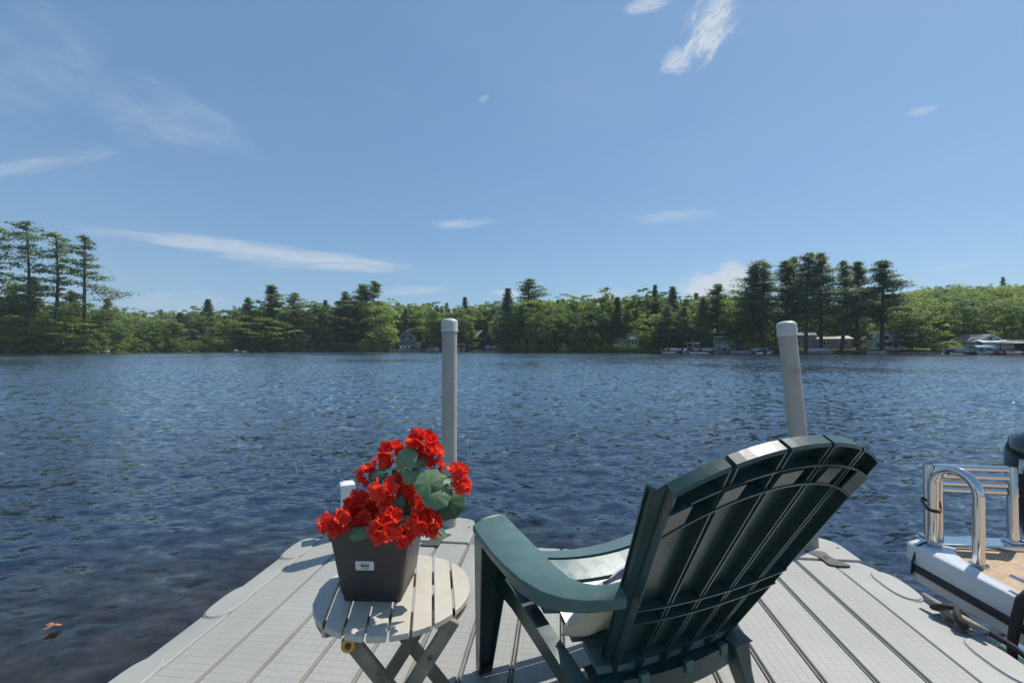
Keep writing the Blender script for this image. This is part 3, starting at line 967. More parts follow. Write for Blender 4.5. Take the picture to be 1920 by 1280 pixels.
        mb.add(topq + midq + botq, [(0, 1, 2, 3), (8, 9, 10, 11)] + [(r * 4 + i, r * 4 + (i + 1) % 4, (r + 1) * 4 + (i + 1) % 4, (r + 1) * 4 + i) for r in range(2) for i in range(4)])
        mb.build('rear_leg', M['chair'], root, bevel=0.006)
        # front leg: a tapering channel open to the rear
        mb = MB()
        def V3(x, y, z): return Vector((sd * x, y, z))
        o_t, i_t, o_b, i_b = 0.474, 0.352, 0.458, 0.405
        yt, yb = 0.395, 0.425
        mb.hexa([V3(o_b, yb, 0.004), V3(i_b, yb, 0.004), V3(i_b, yb - 0.007, 0.004), V3(o_b, yb - 0.007, 0.004)],
                [V3(o_t, yt, 0.47), V3(i_t, yt, 0.47), V3(i_t, yt - 0.007, 0.47), V3(o_t, yt - 0.007, 0.47)])
        mb.hexa([V3(o_b, yb - .007, 0.004), V3(o_b - 0.006, yb - .007, 0.004), V3(o_b - 0.006, yb - 0.035, 0.004), V3(o_b, yb - 0.035, 0.004)],
                [V3(o_t, yt - .007, 0.47), V3(o_t - 0.006, yt - .007, 0.47), V3(o_t - 0.006, yt - 0.075, 0.47), V3(o_t, yt - 0.075, 0.47)])
        mb.hexa([V3(i_b + 0.006, yb - .007, 0.004), V3(i_b, yb - .007, 0.004), V3(i_b, yb - 0.022, 0.004), V3(i_b + 0.006, yb - 0.022, 0.004)],
                [V3(i_t + 0.006, yt - .007, 0.47), V3(i_t, yt - .007, 0.47), V3(i_t, yt - 0.06, 0.47), V3(i_t + 0.006, yt - 0.06, 0.47)])
        lg = mb.build('front_leg', M['chair'], root, bevel=0.0015, seg=1)
        m2 = MB(); m2.hexa([V3(o_b - .007, yb - .008, 0.001), V3(i_b + .007, yb - .008, 0.001), V3(i_b + .007, yb - .026, 0.001), V3(o_b - .007, yb - .026, 0.001)],
                           [V3(o_b - .007, yb - .008, 0.022), V3(i_b + .007, yb - .008, 0.022), V3(i_b + .007, yb - .026, 0.022), V3(o_b - .007, yb - .026, 0.022)])
        m2.build('foot', M['footpad'], lg)
        # armrest
        outer = [(0.462, 0.412), (0.480, 0.395), (0.488, 0.30), (0.490, 0.20), (0.486, 0.12), (0.474, 0.03), (0.450, -0.045), (0.415, -0.095), (0.372, -0.130), (0.325, -0.152), (0.278, -0.165)]
        inner = [(0.345, 0.440), (0.347, 0.36), (0.348, 0.28), (0.349, 0.20), (0.350, 0.12), (0.351, 0.05), (0.346, -0.010), (0.332, -0.055), (0.312, -0.092), (0.288, -0.118), (0.262, -0.135)]
        n = len(outer)
        mb = MB()
        vs = []
        K = 5
        def zt(j, f):
            y = outer[j][1] * (1 - f) + inner[j][1] * f
            z = 0.502 + 0.010 * (y / 0.44)
            return z + (0.040 * max(0, (j - 6) / 4) ** 1.6) * (0.25 + 0.75 * f) + 0.004 * math.sin(math.pi * f)
        for j in range(n):
            for i in range(K):
                f = i / (K - 1)
                x = outer[j][0] * (1 - f) + inner[j][0] * f; y = outer[j][1] * (1 - f) + inner[j][1] * f
                vs.append((sd * x, y, zt(j, f) - (0.004 if i in (0, K - 1) else 0)))
        for j in range(n):
            for i in (0, K - 1):
                f = i / (K - 1)
                x = outer[j][0] * (1 - f) + inner[j][0] * f; y = outer[j][1] * (1 - f) + inner[j][1] * f
                dep = 0.027 + 0.018 * math.exp(-((y + 0.02) / 0.10) ** 2) if i == 0 else 0.030
                vs.append((sd * x, y, zt(j, f) - dep))
        fs = []
        for j in range(n - 1):
            for i in range(K - 1):
                fs.append((j * K + i, j * K + i + 1, (j + 1) * K + i + 1, (j + 1) * K + i))
            lo = n * K
            fs.append((j * K, (j + 1) * K, lo + (j + 1) * 2, lo + j * 2))
            fs.append((j * K + K - 1, lo + j * 2 + 1, lo + (j + 1) * 2 + 1, (j + 1) * K + K - 1))
            fs.append((lo + j * 2, lo + (j + 1) * 2, lo + (j + 1) * 2 + 1, lo + j * 2 + 1))
        lo = n * K
        fs.append(tuple(range(0, K)) + (lo + 1, lo))
        fs.append(tuple((n - 1) * K + i for i in range(K)) + (lo + 2 * n - 1, lo + 2 * n - 2))
        mb.add(vs, fs)
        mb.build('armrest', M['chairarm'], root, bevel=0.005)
    return root


build_chair()


def build_pillow():
    m, k = new_mat('pillow_cloth')
    out = k.n('ShaderNodeOutputMaterial'); b = k.n('ShaderNodeBsdfPrincipled')
    co = k.n('ShaderNodeTexCoord').outputs['Object']
    sp = k.n('ShaderNodeSeparateXYZ'); k.put(sp.inputs[0], co)
    n = k.noise(co, 9, 4, 0.6, 0.6)
    front = k.m('GREATER_THAN', sp.outputs[1], 0.006)
    base = k.mix(front, (0.66, 0.57, 0.40), (0.62, 0.60, 0.54))
    d = k.m('ADD', k.m('POWER', k.m('DIVIDE', k.m('ADD', sp.outputs[0], 0.09), 0.07), 2.0), k.m('POWER', k.m('DIVIDE', k.m('SUBTRACT', sp.outputs[2], 0.075), 0.05), 2.0))
    blue = k.m('MULTIPLY', k.ramp(k.m('ADD', d, k.m('MULTIPLY', n, 0.8)), 0.95, 1.05, 1.0, 0.0), front)
    base = k.mix(blue, base, (0.010, 0.015, 0.065))
    k.put(b.inputs['Base Color'], base)
    b.inputs['Roughness'].default_value = 0.9
    bp = k.n('ShaderNodeBump'); bp.inputs['Strength'].default_value = 0.5; bp.inputs['Distance'].default_value = 0.01
    k.put(bp.inputs['Height'], k.m('ADD', k.noise(co, 14, 4, 0.6, 1.0), k.m('MULTIPLY', k.noise(co, 300, 2), 0.1)))
    k.put(b.inputs['Normal'], bp.outputs[0])
    k.t.links.new(b.outputs[0], out.inputs[0])
    mb = MB()
    N = 26
    w, h = 0.185, 0.135
    rng = random.Random(2)
    def side(sgn):
        def P(i, j):
            u = -1 + 2 * i / (N - 1); v = -1 + 2 * j / (N - 1)
            t = (max(0, 1 - u * u) * max(0, 1 - v * v)) ** 0.42
            pin = 1 - 0.10 * (1 - abs(u) ** 3) * abs(v) ** 3
            pin2 = 1 - 0.12 * (1 - abs(v) ** 3) * abs(u) ** 3
            y = 0.062 * t * sgn + 0.006 * math.sin(7 * u + 3 * v) * t
            return (w * u * pin2, y, h * v * pin)
        return P
    mb.grid(side(1), N, N)
    mb.grid(side(-1), N, N)
    f2 = mb.f[(N - 1) * (N - 1):]
    mb.f = [tuple(reversed(f)) for f in mb.f[:(N - 1) * (N - 1)]] + f2
    o = mb.build('throw_pillow', m, None, smooth=True)
    ch = Matrix.Translation((0.465, 1.338, DECK_Z)) @ Matrix.Rotation(R(23.1), 4, 'Z')
    o.matrix_world = ch @ Matrix.Translation((-0.105, 0.080, 0.352)) @ Matrix.Rotation(R(16), 4, 'Z') @ Matrix.Rotation(R(44), 4, 'X') @ Matrix.Rotation(R(10), 4, 'Y')
    tag(o, 'cream throw pillow with a navy patch lying on the green chair seat', 'pillow')


build_pillow()


# ------------------------------------------------------------------ slatted side table
def build_table():
    cx, cy, ht, rad = -0.330, 1.280, 0.42, 0.212
    root = thing('folding_table', 'small round slatted folding table with cream top and weathered crossed legs', 'table', (cx, cy, DECK_Z), R(9.9))
    # local y runs along the slats
    pitch = 0.0530
    mb = MB()
    for i in range(8):
        x0 = -4 * pitch + i * pitch + 0.0035; x1 = x0 + pitch - 0.007
        pts = []
        N = 7
        xs = np.linspace(x0, x1, N)
        f = lambda x: math.sqrt(max(0.0, rad * rad - x * x))
        pts = [(x, -f(x)) for x in xs] + [(x, f(x)) for x in xs[::-1]]
        # drop duplicates at the very tip
        q = []
        for p in pts:
            if not q or (abs(p[0] - q[-1][0]) + abs(p[1] - q[-1][1])) > 1e-5: q.append(p)
        mb.prism(q, ht - 0.016, ht)
    mb.build('tabletop', M['tablewood'], root, bevel=0.002)
    for y0 in (-0.112, 0.095):
        mb = MB(); mb.box(-0.165, 0.165, y0 - 0.020, y0 + 0.020, ht - 0.038, ht - 0.0165)
        mb.build('batten', M['tablewood'], root, bevel=0.002)
    # apron segments following the rim
    for a0, a1 in ((188, 222), (308, 345)):
        mb = MB(); N = 8; r0, r1 = rad - 0.024, rad - 0.006
        ring = [(r1 * math.cos(R(a0 + (a1 - a0) * i / N)), r1 * math.sin(R(a0 + (a1 - a0) * i / N))) for i in range(N + 1)]
        ring += [(r0 * math.cos(R(a0 + (a1 - a0) * i / N)), r0 * math.sin(R(a0 + (a1 - a0) * i / N))) for i in range(N, -1, -1)]
        mb.prism(ring, ht - 0.036, ht - 0.0165)
        mb.build('apron', M['legwood'], root, bevel=0.001)
    def leg(x_top, x_bot, y, wid=0.036, thk=0.018, ztop=ht - 0.018):
        d = Vector((x_bot - x_top, 0, 0.0 - ztop)); L = d.length; d.normalize()
        p = Vector((-d.z, 0, d.x))
        a = Vector((x_top, y, ztop)); b = Vector((x_bot, y, 0.003))
        mb = MB()
        h = wid / 2
        yv = Vector((0, thk / 2, 0))
        mb.hexa([b - p * h - yv, b + p * h - yv, b + p * h + yv, b - p * h + yv], [a - p * h - yv, a + p * h - yv, a + p * h + yv, a - p * h + yv])
        return mb.build('leg', M['legwood'], root, bevel=0.003)
    l1 = leg(-0.098, 0.185, -0.166)
    l2 = leg(0.158, -0.112, -0.143)
    leg(0.158, -0.112, 0.062)
    leg(-0.098, 0.185, 0.085)
    mb = MB(); mb.box(-0.102, -0.078, -0.15, 0.075, ht - 0.040, ht - 0.020); mb.build('stretcher', M['legwood'], root, bevel=0.003)
    mb = MB(); mb.box(-0.02, 0.0, -0.15, 0.07, 0.06, 0.095); mb.build('stretcher', M['legwood'], root, bevel=0.003)
    # yellow washer at the top of the near left leg
    def washer(x, y, z, r, mat, parent, name='washer'):
        mb = MB(); mb.lathe([(r * 0.35, 0), (r, 0), (r, 0.004), (r * 0.85, 0.006), (r * 0.4, 0.004)], 24)
        mb.xform(Matrix.Translation((x, y, z)) @ Matrix.Rotation(R(90), 4, 'X'))
        o = mb.build(name, mat, parent, smooth=True, autosmooth=40)
        m2 = MB(); m2.lathe([(r * 0.42, 0.003), (r * 0.42, 0.008), (r * 0.2, 0.010)], 12)
        m2.xform(Matrix.Translation((x, y, z)) @ Matrix.Rotation(R(90), 4, 'X'))
        m2.build('bolt', M['bolt'], o)
    washer(-0.094, -0.1765, ht - 0.034, 0.0165, M['brass'], root)
    washer(0.098, -0.152, 0.318, 0.006, M['legwood'], root)
    return root


build_table()


# ------------------------------------------------------------------ pot and flowers
POT = Vector((-0.372, 1.292, DECK_Z + 0.42))
def build_pot():
    root = thing('flower_pot', 'square tapered dark grey plastic flower pot on the slatted table', 'pot', tuple(POT))
    root.rotation_euler = (0, 0, R(-2))
    def sq(w, r, n=5):
        pts = []
        for cx_, cy_, a0 in ((w - r, w - r, 0), (-(w - r), w - r, 90), (-(w - r), -(w - r), 180), (w - r, -(w - r), 270)):
            for i in range(n):
                a = R(a0 + 90 * i / (n - 1))
                pts.append((cx_ + r * math.cos(a), cy_ + r * math.sin(a)))
        return pts
    H = 0.192
    levels = [(0.076, 0.0), (0.079, 0.004), (0.080, 0.018), (0.083, 0.022), (0.103, H - 0.022), (0.107, H - 0.020), (0.109, H), (0.105, H), (0.101, H - 0.01), (0.092, H - 0.03)]
    mb = MB()
    n = 20
    vs = [(x, y, z) for w, z in levels for x, y in sq(w, 0.012)]
    fs = [(j * n + i, j * n + (i + 1) % n, (j + 1) * n + (i + 1) % n, (j + 1) * n + i) for j in range(len(levels) - 1) for i in range(n)]
    fs.append(tuple(range(n - 1, -1, -1)))
    mb.add(vs, fs)
    body = mb.build('pot_body', M['pot'], root, smooth=True, autosmooth=25)
    mb = MB(); mb.prism(sq(0.091, 0.012), H - 0.05, H - 0.026)
    mb.build('moss', M['moss'], root)
    # sticker on the front face (front is -y); face slopes outward
    slope = math.atan2(0.103 - 0.083, H - 0.044)
    Mx = Matrix.Translation((-0.012, -(0.083 + 0.02 * 0.56) - 0.0012, 0.022 + (H - 0.044) * 0.56 - 0.0)) @ Matrix.Rotation(slope, 4, 'X')
    mb = MB()
    pts = []
    w, h, r = 0.0245, 0.0125, 0.003
    for cx_, cy_, a0 in ((w - r, h - r, 0), (-(w - r), h - r, 90), (-(w - r), -(h - r), 180), (w - r, -(h - r), 270)):
        for i in range(4):
            a = R(a0 + 30 * i); pts.append((cx_ + r * math.cos(a), cy_ + r * math.sin(a)))
    mb.hexa([Mx @ Vector((x, 0.0004, z)) for x, z in pts], [Mx @ Vector((x, -0.0008, z)) for x, z in pts])
    st = mb.build('price_sticker', M['sticker'], root)
    mb = MB(); rng = random.Random(7)
    x = -0.010
    while x < 0.0115:
        bw = rng.choice([0.0005, 0.0008, 0.0012])
        mb.box(x, x + bw, -0.00125, -0.0007, -0.0035, 0.0042, Mx); x += bw + rng.choice([0.0005, 0.0009])
    for (xa, xb, zc) in ((-0.014, 0.016, 0.0078), (-0.019, -0.012, 0.0006), (-0.010, 0.012, -0.0062), (-0.006, 0.010, -0.0086)):
        xx = xa
        while xx < xb:
            l = rng.uniform(0.0010, 0.0022)
            mb.box(xx, min(xb, xx + l), -0.0012, -0.0007, zc - 0.0004, zc + 0.0004, Mx); xx += l + 0.0006
    mb.build('barcode', M['ink'], st)
    return root


build_pot()


def build_flowers():
    rng = random.Random(31)
    root = thing('flowering_plant', 'red geranium plant with rounded green leaves growing in the grey pot', 'flowers', tuple(POT + Vector((0, 0, 0.16))))
    O = Vector(root.location)
    def P(zx, zy, Z):          # position from the close-up measurement
        px = 580 + zx / 4.92; py = 800 + zy / 4.92
        return Vector((X_at(px, Z), Z, z_at(py, Z))) - O
    core = Vector((0.0, 0.0, 0.06))

    def petal(mb, c, n, t, L, W):
        b = n.cross(t)
        def Q(i, j):
            u = i / 4; v = -1 + 2 * j / 4
            wv = W * (math.sin(math.pi * (0.14 + 0.62 * u)) ** 0.8)
            cup = -0.10 * L * math.sin(u * 3.0) + 0.45 * L * u * u * 0.5
            rr = 0.08 * L + L * u * (1 - 0.34 * v * v * u)
            return c + t * rr + b * (v * wv) + n * (cup - 0.20 * W * v * v + 0.06 * L * math.sin(3 * v + 9 * u))
        mb.grid(Q, 5, 5)

    def floret(mb, c, n, rad):
        n = n.normalized()
        t0 = n.orthogonal().normalized()
        t0 = Matrix.Rotation(rng.random() * 6.28, 3, n) @ t0
        for k in range(5):
            t = Matrix.Rotation(2 * math.pi * k / 5 + rng.uniform(-.18, .18), 3, n) @ t0
            nn = (n + t * rng.uniform(-0.60, -0.15)).normalized()
            tt = (t - nn * t.dot(nn)).normalized()
            petal(mb, c, nn, tt, rad * rng.uniform(0.88, 1.08), rad * 0.60)
        for k in range(3):   # small inner petals
            t = Matrix.Rotation(2 * math.pi * k / 4 + 0.5, 3, n) @ t0
            nn = (n - t * 0.8).normalized(); tt = (t - nn * t.dot(nn)).normalized()
            petal(mb, c + n * rad * 0.08, nn, tt, rad * 0.45, rad * 0.32)

    cm = 0.000298
    clusters = [  # zoom x, zoom y, radius(zoom px), depth, florets
        (1040, 175, 135, 1.27, 11), (1150, 250, 70, 1.25, 4), (1165, 360, 62, 1.24, 4),
        (770, 250, 105, 1.28, 8), (640, 340, 55, 1.31, 3), (545, 440, 85, 1.27, 7),
        (665, 585, 105, 1.19, 6), (800, 520, 75, 1.24, 4),
        (450, 700, 105, 1.24, 8), (470, 830, 85, 1.22, 6), (620, 730, 90, 1.27, 6),
        (170, 880, 80, 1.20, 6), (310, 850, 90, 1.19, 7), (255, 950, 60, 1.18, 4),
        (740, 830, 95, 1.17, 8), (670, 960, 100, 1.14, 8), (860, 1010, 85, 1.13, 7),
        (960, 660, 100, 1.25, 7), (1060, 760, 85, 1.18, 6), (1010, 890, 90, 1.15, 7), (1120, 900, 95, 1.16, 8),
        (1370, 430, 88, 1.22, 8), (1410, 560, 72, 1.21, 5),
    ]
    for (zx, zy, r, Z, nfl) in clusters:
        nfl = max(3, int(round(nfl * 0.72)))
        c = P(zx, zy, Z)
        rad = r * cm * Z / 1.25 * 1.18
        outd = (c - core).normalized()
        mb = MB()
        golden = math.pi * (3 - math.sqrt(5))
        ax = (outd + Vector((0, -0.55, 0.35))).normalized()
        e1 = ax.orthogonal().normalized(); e2 = ax.cross(e1)
        for i in range(nfl):
            t = (i + 0.5) / nfl
            ph = math.acos(1 - 1.35 * t); a = i * golden + rng.random() * 0.4
            d = (ax * math.cos(ph) + (e1 * math.cos(a) + e2 * math.sin(a)) * math.sin(ph)).normalized()
            fr = rad * (0.66 if nfl > 4 else 0.78) * rng.uniform(0.92, 1.12)
            fr = max(fr, 0.013)
            floret(mb, c + d * rad * 0.55, (d + ax * 0.25).normalized(), fr)
        head = mb.build('flower_head', M['petal'], root, smooth=True)
        # stalk down into the pot
        foot = Vector((rng.uniform(-.04, .04), rng.uniform(-.04, .04), 0.0))
        foot.z = 0.005
        midp = (c * 0.55 + foot * 0.45) + Vector((0, 0, 0.03))
        m2 = MB(); m2.tube([foot, midp, c - ax * rad * 0.1], [0.0026, 0.0022, 0.0016], 6)
        m2.build('stem', M['stem'], root, smooth=True)

    def leaf(c, n, tip, rad, dark):
        n = n.normalized(); tip = (tip - n * tip.dot(n)).normalized(); b = n.cross(tip)
        NR, NA = 6, 44
        mb = MB()
        ph = rng.random() * 6
        def Q(i, j):
            a = 2 * math.pi * i / NA; f = j / (NR - 1)
            notch = (1 - 0.55 * math.exp(-((a - math.pi) / 0.35) ** 2)) * (1 + 0.10 * math.cos(a)) * (1 + 0.06 * math.sin(2 * a + ph))
            rr = rad * f * notch * (1 + 0.045 * math.sin(9 * a + ph) + 0.02 * math.sin(23 * a))
            z = 0.045 * rad * abs(math.sin(3.5 * (a - math.pi) )) * f - 0.26 * rad * f * f + 0.08 * rad * math.sin(2 * a + ph) * f * f
            return c + tip * (math.cos(a) * rr) + b * (math.sin(a) * rr) + n * z
        mb.grid(Q, NA, NR, closed=True)
        o = mb.build('leaf', M['plantleafdark'] if dark else M['plantleaf'], root, smooth=True)
        foot = Vector((0, 0, 0.01)); 
        m2 = MB(); m2.tube([foot, (c * 0.6) + Vector((0, 0.0, 0.0)), c - n * 0.002], [0.0024, 0.002, 0.0015], 6)
        m2.build('stem', M['stem'], root, smooth=True)
    U = Vector
    leaves = [
        (880, 300, 1.22, U((-0.45, -0.75, 0.5)), U((-0.2, 0, 1)), 118, 0),
        (930, 430, 1.21, U((-0.1, -0.8, 0.55)), U((0.3, 0, -1)), 85, 0),
        (1030, 320, 1.23, U((0.6, -0.5, 0.45)), U((0.2, 0, 1)), 75, 0),
        (650, 420, 1.22, U((-0.3, -0.45, 0.85)), U((-0.8, 0, -0.4)), 100, 1),
        (1110, 520, 1.17, U((0.15, -0.85, 0.55)), U((-0.4, 0, 0.8)), 130, 0),
        (1165, 620, 1.165, U((0.2, -0.8, 0.6)), U((0.5, 0, -0.9)), 125, 0),
        (1290, 690, 1.21, U((0.45, -0.8, 0.35)), U((0.1, 0, -1)), 150, 1),
        (825, 690, 1.21, U((0.2, -0.9, 0.3)), U((0.3, 0, -1)), 62, 0),
        (1215, 470, 1.25, U((0.3, -0.3, 0.9)), U((1, 0, 0)), 95, 0),
        (480, 935, 1.19, U((0, -0.35, 0.9)), U((-1, 0, 0)), 120, 0),
        (880, 870, 1.17, U((0.2, -0.5, 0.8)), U((1, 0, 0)), 75, 0),
        (820, 420, 1.28, U((0.0, -0.5, 0.8)), U((1, 0, 0)), 110, 1),
        (900, 560, 1.29, U((0.0, -0.8, 0.5)), U((0, 0, -1)), 120, 1),
        (700, 680, 1.29, U((0.0, -0.8, 0.5)), U((0, 0, -1)), 130, 1),
        (1000, 520, 1.33, U((0.2, 0.3, 0.9)), U((0, 1, 0)), 120, 1),
        (560, 620, 1.33, U((-0.4, 0.3, 0.9)), U((-1, 0, 0)), 120, 1),
        (850, 900, 1.25, U((0.0, -0.4, 0.9)), U((1, 0, 0)), 140, 1),
        (1150, 940, 1.24, U((0.4, -0.2, 0.9)), U((1, 0, 0)), 110, 1),
        (380, 900, 1.27, U((-0.3, -0.2, 0.9)), U((-1, 0, 0)), 110, 1),
    ]
    for zx, zy, Z, n, tip, r, dark in leaves:
        leaf(P(zx, zy, Z), n, tip, r * cm * Z / 1.25 * 1.02, dark)


build_flowers()


# ------------------------------------------------------------------ pontoon boat stern at the right
def arc_pts(c, r, a0, a1, n, plane):
    e1, e2 = plane
    return [c + e1 * (r * math.cos(R(a0 + (a1 - a0) * i / n))) + e2 * (r * math.sin(R(a0 + (a1 - a0) * i / n))) for i in range(n + 1)]


def build_boat():
    root = thing('pontoon_boat', 'moored pontoon boat with white trim, tan floor and black outboard motor', 'boat', (0, 0, DECK_Z), DOCK_RZ)
    us, vs_, zt = 1.815, 2.53, 0.098
    uW, v0 = 4.2, -1.8
    # floor
    mb = MB(); mb.prism([(us + 0.045, v0), (uW, v0), (uW, vs_ - 0.03), (us + 0.16, vs_ - 0.03), (us + 0.085, vs_ - 0.12), (us + 0.045, vs_ - 0.35)], 0.02, zt - 0.010)
    mb.build('deck_floor', M['carpet'], root)
    # white moulded gunwale: wide at the corner, sweeping in along the side
    inner = [(us + 0.18, vs_ - 0.015), (us + 0.125, vs_ - 0.07), (us + 0.085, vs_ - 0.17), (us + 0.066, vs_ - 0.30), (us + 0.066, vs_ - 0.42), (us + 0.072, vs_ - 0.6), (us + 0.13, vs_ - 1.1), (us + 0.14, v0)]
    outer = [(us + 0.01, vs_ + 0.045), (us - 0.035, vs_ + 0.02), (us - 0.045, vs_ - 0.05), (us - 0.034, vs_ - 0.22), (us - 0.018, vs_ - 0.42), (us - 0.006, vs_ - 0.6), (us + 0.015, vs_ - 1.1), (us + 0.02, v0)]
    mb = MB()
    K = 8; n = len(inner)
    prof = [(0.0, -0.085), (0.0, -0.012), (0.04, 0.000), (0.10, 0.005), (0.45, 0.006), (0.85, 0.002), (0.97, -0.004), (1.0, -0.03)]
    vs = []
    for (ix, iy), (ox, oy) in zip(inner, outer):
        for f, z in prof:
            vs.append((ox + (ix - ox) * f, oy + (iy - oy) * f, zt + z))
    fs = [(j * K + i, j * K + i + 1, (j + 1) * K + i + 1, (j + 1) * K + i) for j in range(n - 1) for i in range(K - 1)]
    fs.append(tuple(range(K)))
    mb.add(vs, fs)
    mb.build('gunwale', M['gelcoat'], root, smooth=True, autosmooth=50, bevel=0.0)
    # black rub rail and the cream side below it
    def side_strip(o0, o1, z0, z1, name, mat):
        m2 = MB(); pl = outer[2:]
        n2 = len(pl)
        vs2 = []
        for (x, y) in pl:
            vs2 += [(x + o0, y, z0), (x + o1, y, z0), (x + o1, y, z1), (x + o0, y, z1)]
        m2.add(vs2, [(j * 4 + i, j * 4 + (i + 1) % 4, (j + 1) * 4 + (i + 1) % 4, (j + 1) * 4 + i) for j in range(n2 - 1) for i in range(4)] + [(0, 1, 2, 3), tuple((n2 - 1) * 4 + i for i in range(4))])
        return m2.build(name, mat, root, bevel=0.005)
    side_strip(-0.010, 0.03, -0.022, 0.0125, 'rub_rail', M['rubrail'])
    side_strip(0.002, 0.05, -0.072, -0.023, 'side_panel', M['gelcoat'])
    mb = MB(); mb.box(us + 0.06, uW, v0, vs_ - 0.02, -0.070, 0.015); mb.build('deck_frame', M['creamside'], root)
    # pontoon tubes
    for u in (us + 0.30, us + 1.9):
        mb = MB(); mb.tube([(u, vs_ - 0.15, -0.36), (u, vs_ - 0.3, -0.36), (u, v0, -0.36)], [0.10, 0.23, 0.23], 24)
        mb.build('pontoon', M['chrome'], root, smooth=True, autosmooth=50)
    # stern plate where the ladder sits
    mb = MB(); mb.box(us + 0.045, us + 0.50, vs_ - 0.03, vs_ + 0.085, zt - 0.03, zt + 0.012)
    mb.build('ladder_plate', M['chrome'], root, bevel=0.006)
    mb = MB(); mb.box(us + 0.50, uW, vs_ - 0.03, vs_ + 0.06, zt - 0.06, zt + 0.018); mb.build('stern_trim', M['gelcoat'], root, bevel=0.006)
    # cleat on the gunwale
    mb = MB(); mb.tube([(us + 0.04, 1.85, zt + 0.055), (us + 0.04, 1.97, zt + 0.06), (us + 0.04, 2.09, zt + 0.055)], [0.008, 0.013, 0.008], 8)
    mb.box(us + 0.025, us + 0.055, 1.93, 2.01, zt + 0.01, zt + 0.055)
    mb.build('boat_cleat', M['chrome'], root, bevel=0.003)
    # inverted-U grab rail
    def grab_local(px, py, hp):
        Z = hp * F / (py - 650); w = Vector((X_at(px, Z), Z, 0))
        return w.dot(RV), w.dot(FV)
    a = Vector((1.872, 2.505, zt + 0.002)); b = Vector((1.930, 2.325, zt - 0.002))
    up = Vector((0, 0, 1)); hz = (b - a); hz.z = 0; span = hz.length; hz.normalize()
    r = span / 2
    top = 0.305
    c = a + hz * r; c.z = zt + top
    pts = [a, a + up * 0.10, a + up * 0.2]
    pts += [c - hz * r * math.cos(R(t)) + up * (r * 1.05) * math.sin(R(t)) for t in range(0, 181, 12)]
    pts += [Vector((b.x, b.y, zt + 0.2)), Vector((b.x, b.y, zt + 0.1)), b]
    mb = MB(); mb.tube(pts, 0.0228, 20); mb.build('grab_rail', M['chrome'], root, smooth=True, autosmooth=60)
    for q, dz in ((b, -0.010), (a, 0.012)):
        m2 = MB(); m2.lathe([(0.036, 0), (0.036, 0.006), (0.021, 0.010)], 20, (q.x, q.y, zt + dz))
        m2.build('rail_base', M['chrome'], root, smooth=True, autosmooth=30)
    # folded telescoping ladder
    lad = empty('boarding_ladder'); lad.parent = root
    zl = zt + 0.012
    L = Vector((1.905, 2.575, zl)); Rr = Vector((2.285, 2.560, zl))
    tilt = Vector((0.018, 0.03, 0.375))
    for base, sd in ((L, 1), (Rr, 1)):
        mb = MB()
        for k, (f0, f1, rr) in enumerate(((0.0, 0.62, 0.0225), (0.62, 0.72, 0.0235), (0.724, 0.82, 0.0225), (0.824, 0.92, 0.0235), (0.924, 1.0, 0.0215))):
            mb.tube([base + tilt * f0, base + tilt * f1], rr, 16)
            if k: mb.tube([base + tilt * (f0 - 0.006), base + tilt * (f0 + 0.012)], rr + 0.0025, 16)
        mb.build('ladder_post', M['chrome'], lad, smooth=True, autosmooth=40)
    mb = MB(); o2 = Vector((0.035, -0.02, 0)); mb.tube([L + o2, L + o2 + tilt * 0.9], 0.016, 14); mb.build('ladder_post', M['chrome'], lad, smooth=True, autosmooth=40)
    for f, x0, x1 in ((0.965, 0.02, -0.02), (0.855, 0.02, -0.02), (0.755, 0.02, -0.03), (0.665, 0.02, -0.035)):
        a_ = L + tilt * f + Vector((x0, 0, 0)); b_ = Rr + tilt * f + Vector((x1, 0, 0))
        mb = MB(); mb.tube([a_, b_], 0.0165, 16)
        mb.build('rung', M['chrome'], lad, smooth=True, autosmooth=40)
    for q in (L, Rr):
        mb = MB(); mb.box(q.x - 0.035, q.x + 0.04, q.y - 0.035, q.y + 0.03, zl + 0.0005, zl + 0.014)
        mb.build('ladder_foot', M['chrome'], lad, bevel=0.004)
    # black strap tying ladder to rail
    mb = MB()
    zc = zt + 0.205
    ring = [Vector((x, y, zc + dz)) for x, y, dz in ((1.848, 2.500, -.022), (1.858, 2.480, -.024), (1.880, 2.478, -.026), (1.897, 2.497, -.022), (1.945, 2.565, -.002), (1.945, 2.590, 0), (1.925, 2.606, 0.004), (1.895, 2.606, 0.004), (1.876, 2.585, 0), (1.852, 2.520, -.018), (1.848, 2.500, -.022))]
    mb.tube(ring, 0.0075, 8, caps=False); mb.build('strap', M['rubrail'], lad, smooth=True)
    # dark line hanging over the side of the gunwale at the stern
    mb = MB(); mb.tube([(us + 0.02, vs_ - 0.035, zt + 0.022), (us - 0.03, vs_ - 0.045, zt + 0.005), (us - 0.058, vs_ - 0.05, 0.02), (us - 0.062, vs_ - 0.052, -0.035)], 0.0055, 7)
    mb.build('tie_loop', M['rubrail'], root, smooth=True)
    # outboard motor
    mo = empty('outboard_motor'); mo.parent = root
    mu, mv = 2.905, 2.90
    mb = MB()
    secs = [(-0.30, 0.10, 0.16), (-0.12, 0.13, 0.20), (0.02, 0.155, 0.235), (0.16, 0.180, 0.262), (0.34, 0.195, 0.275), (0.47, 0.190, 0.262), (0.545, 0.168, 0.228), (0.59, 0.120, 0.165), (0.607, 0.055, 0.08)]
    N = 32
    def se(t): return abs(t) ** 0.72 * (1 if t > 0 else -1)
    vs = [(mu + w * se(math.cos(2 * math.pi * i / N)), mv + d * se(math.sin(2 * math.pi * i / N)) + 0.06 * (z / 0.6), z) for z, w, d in secs for i in range(N)]
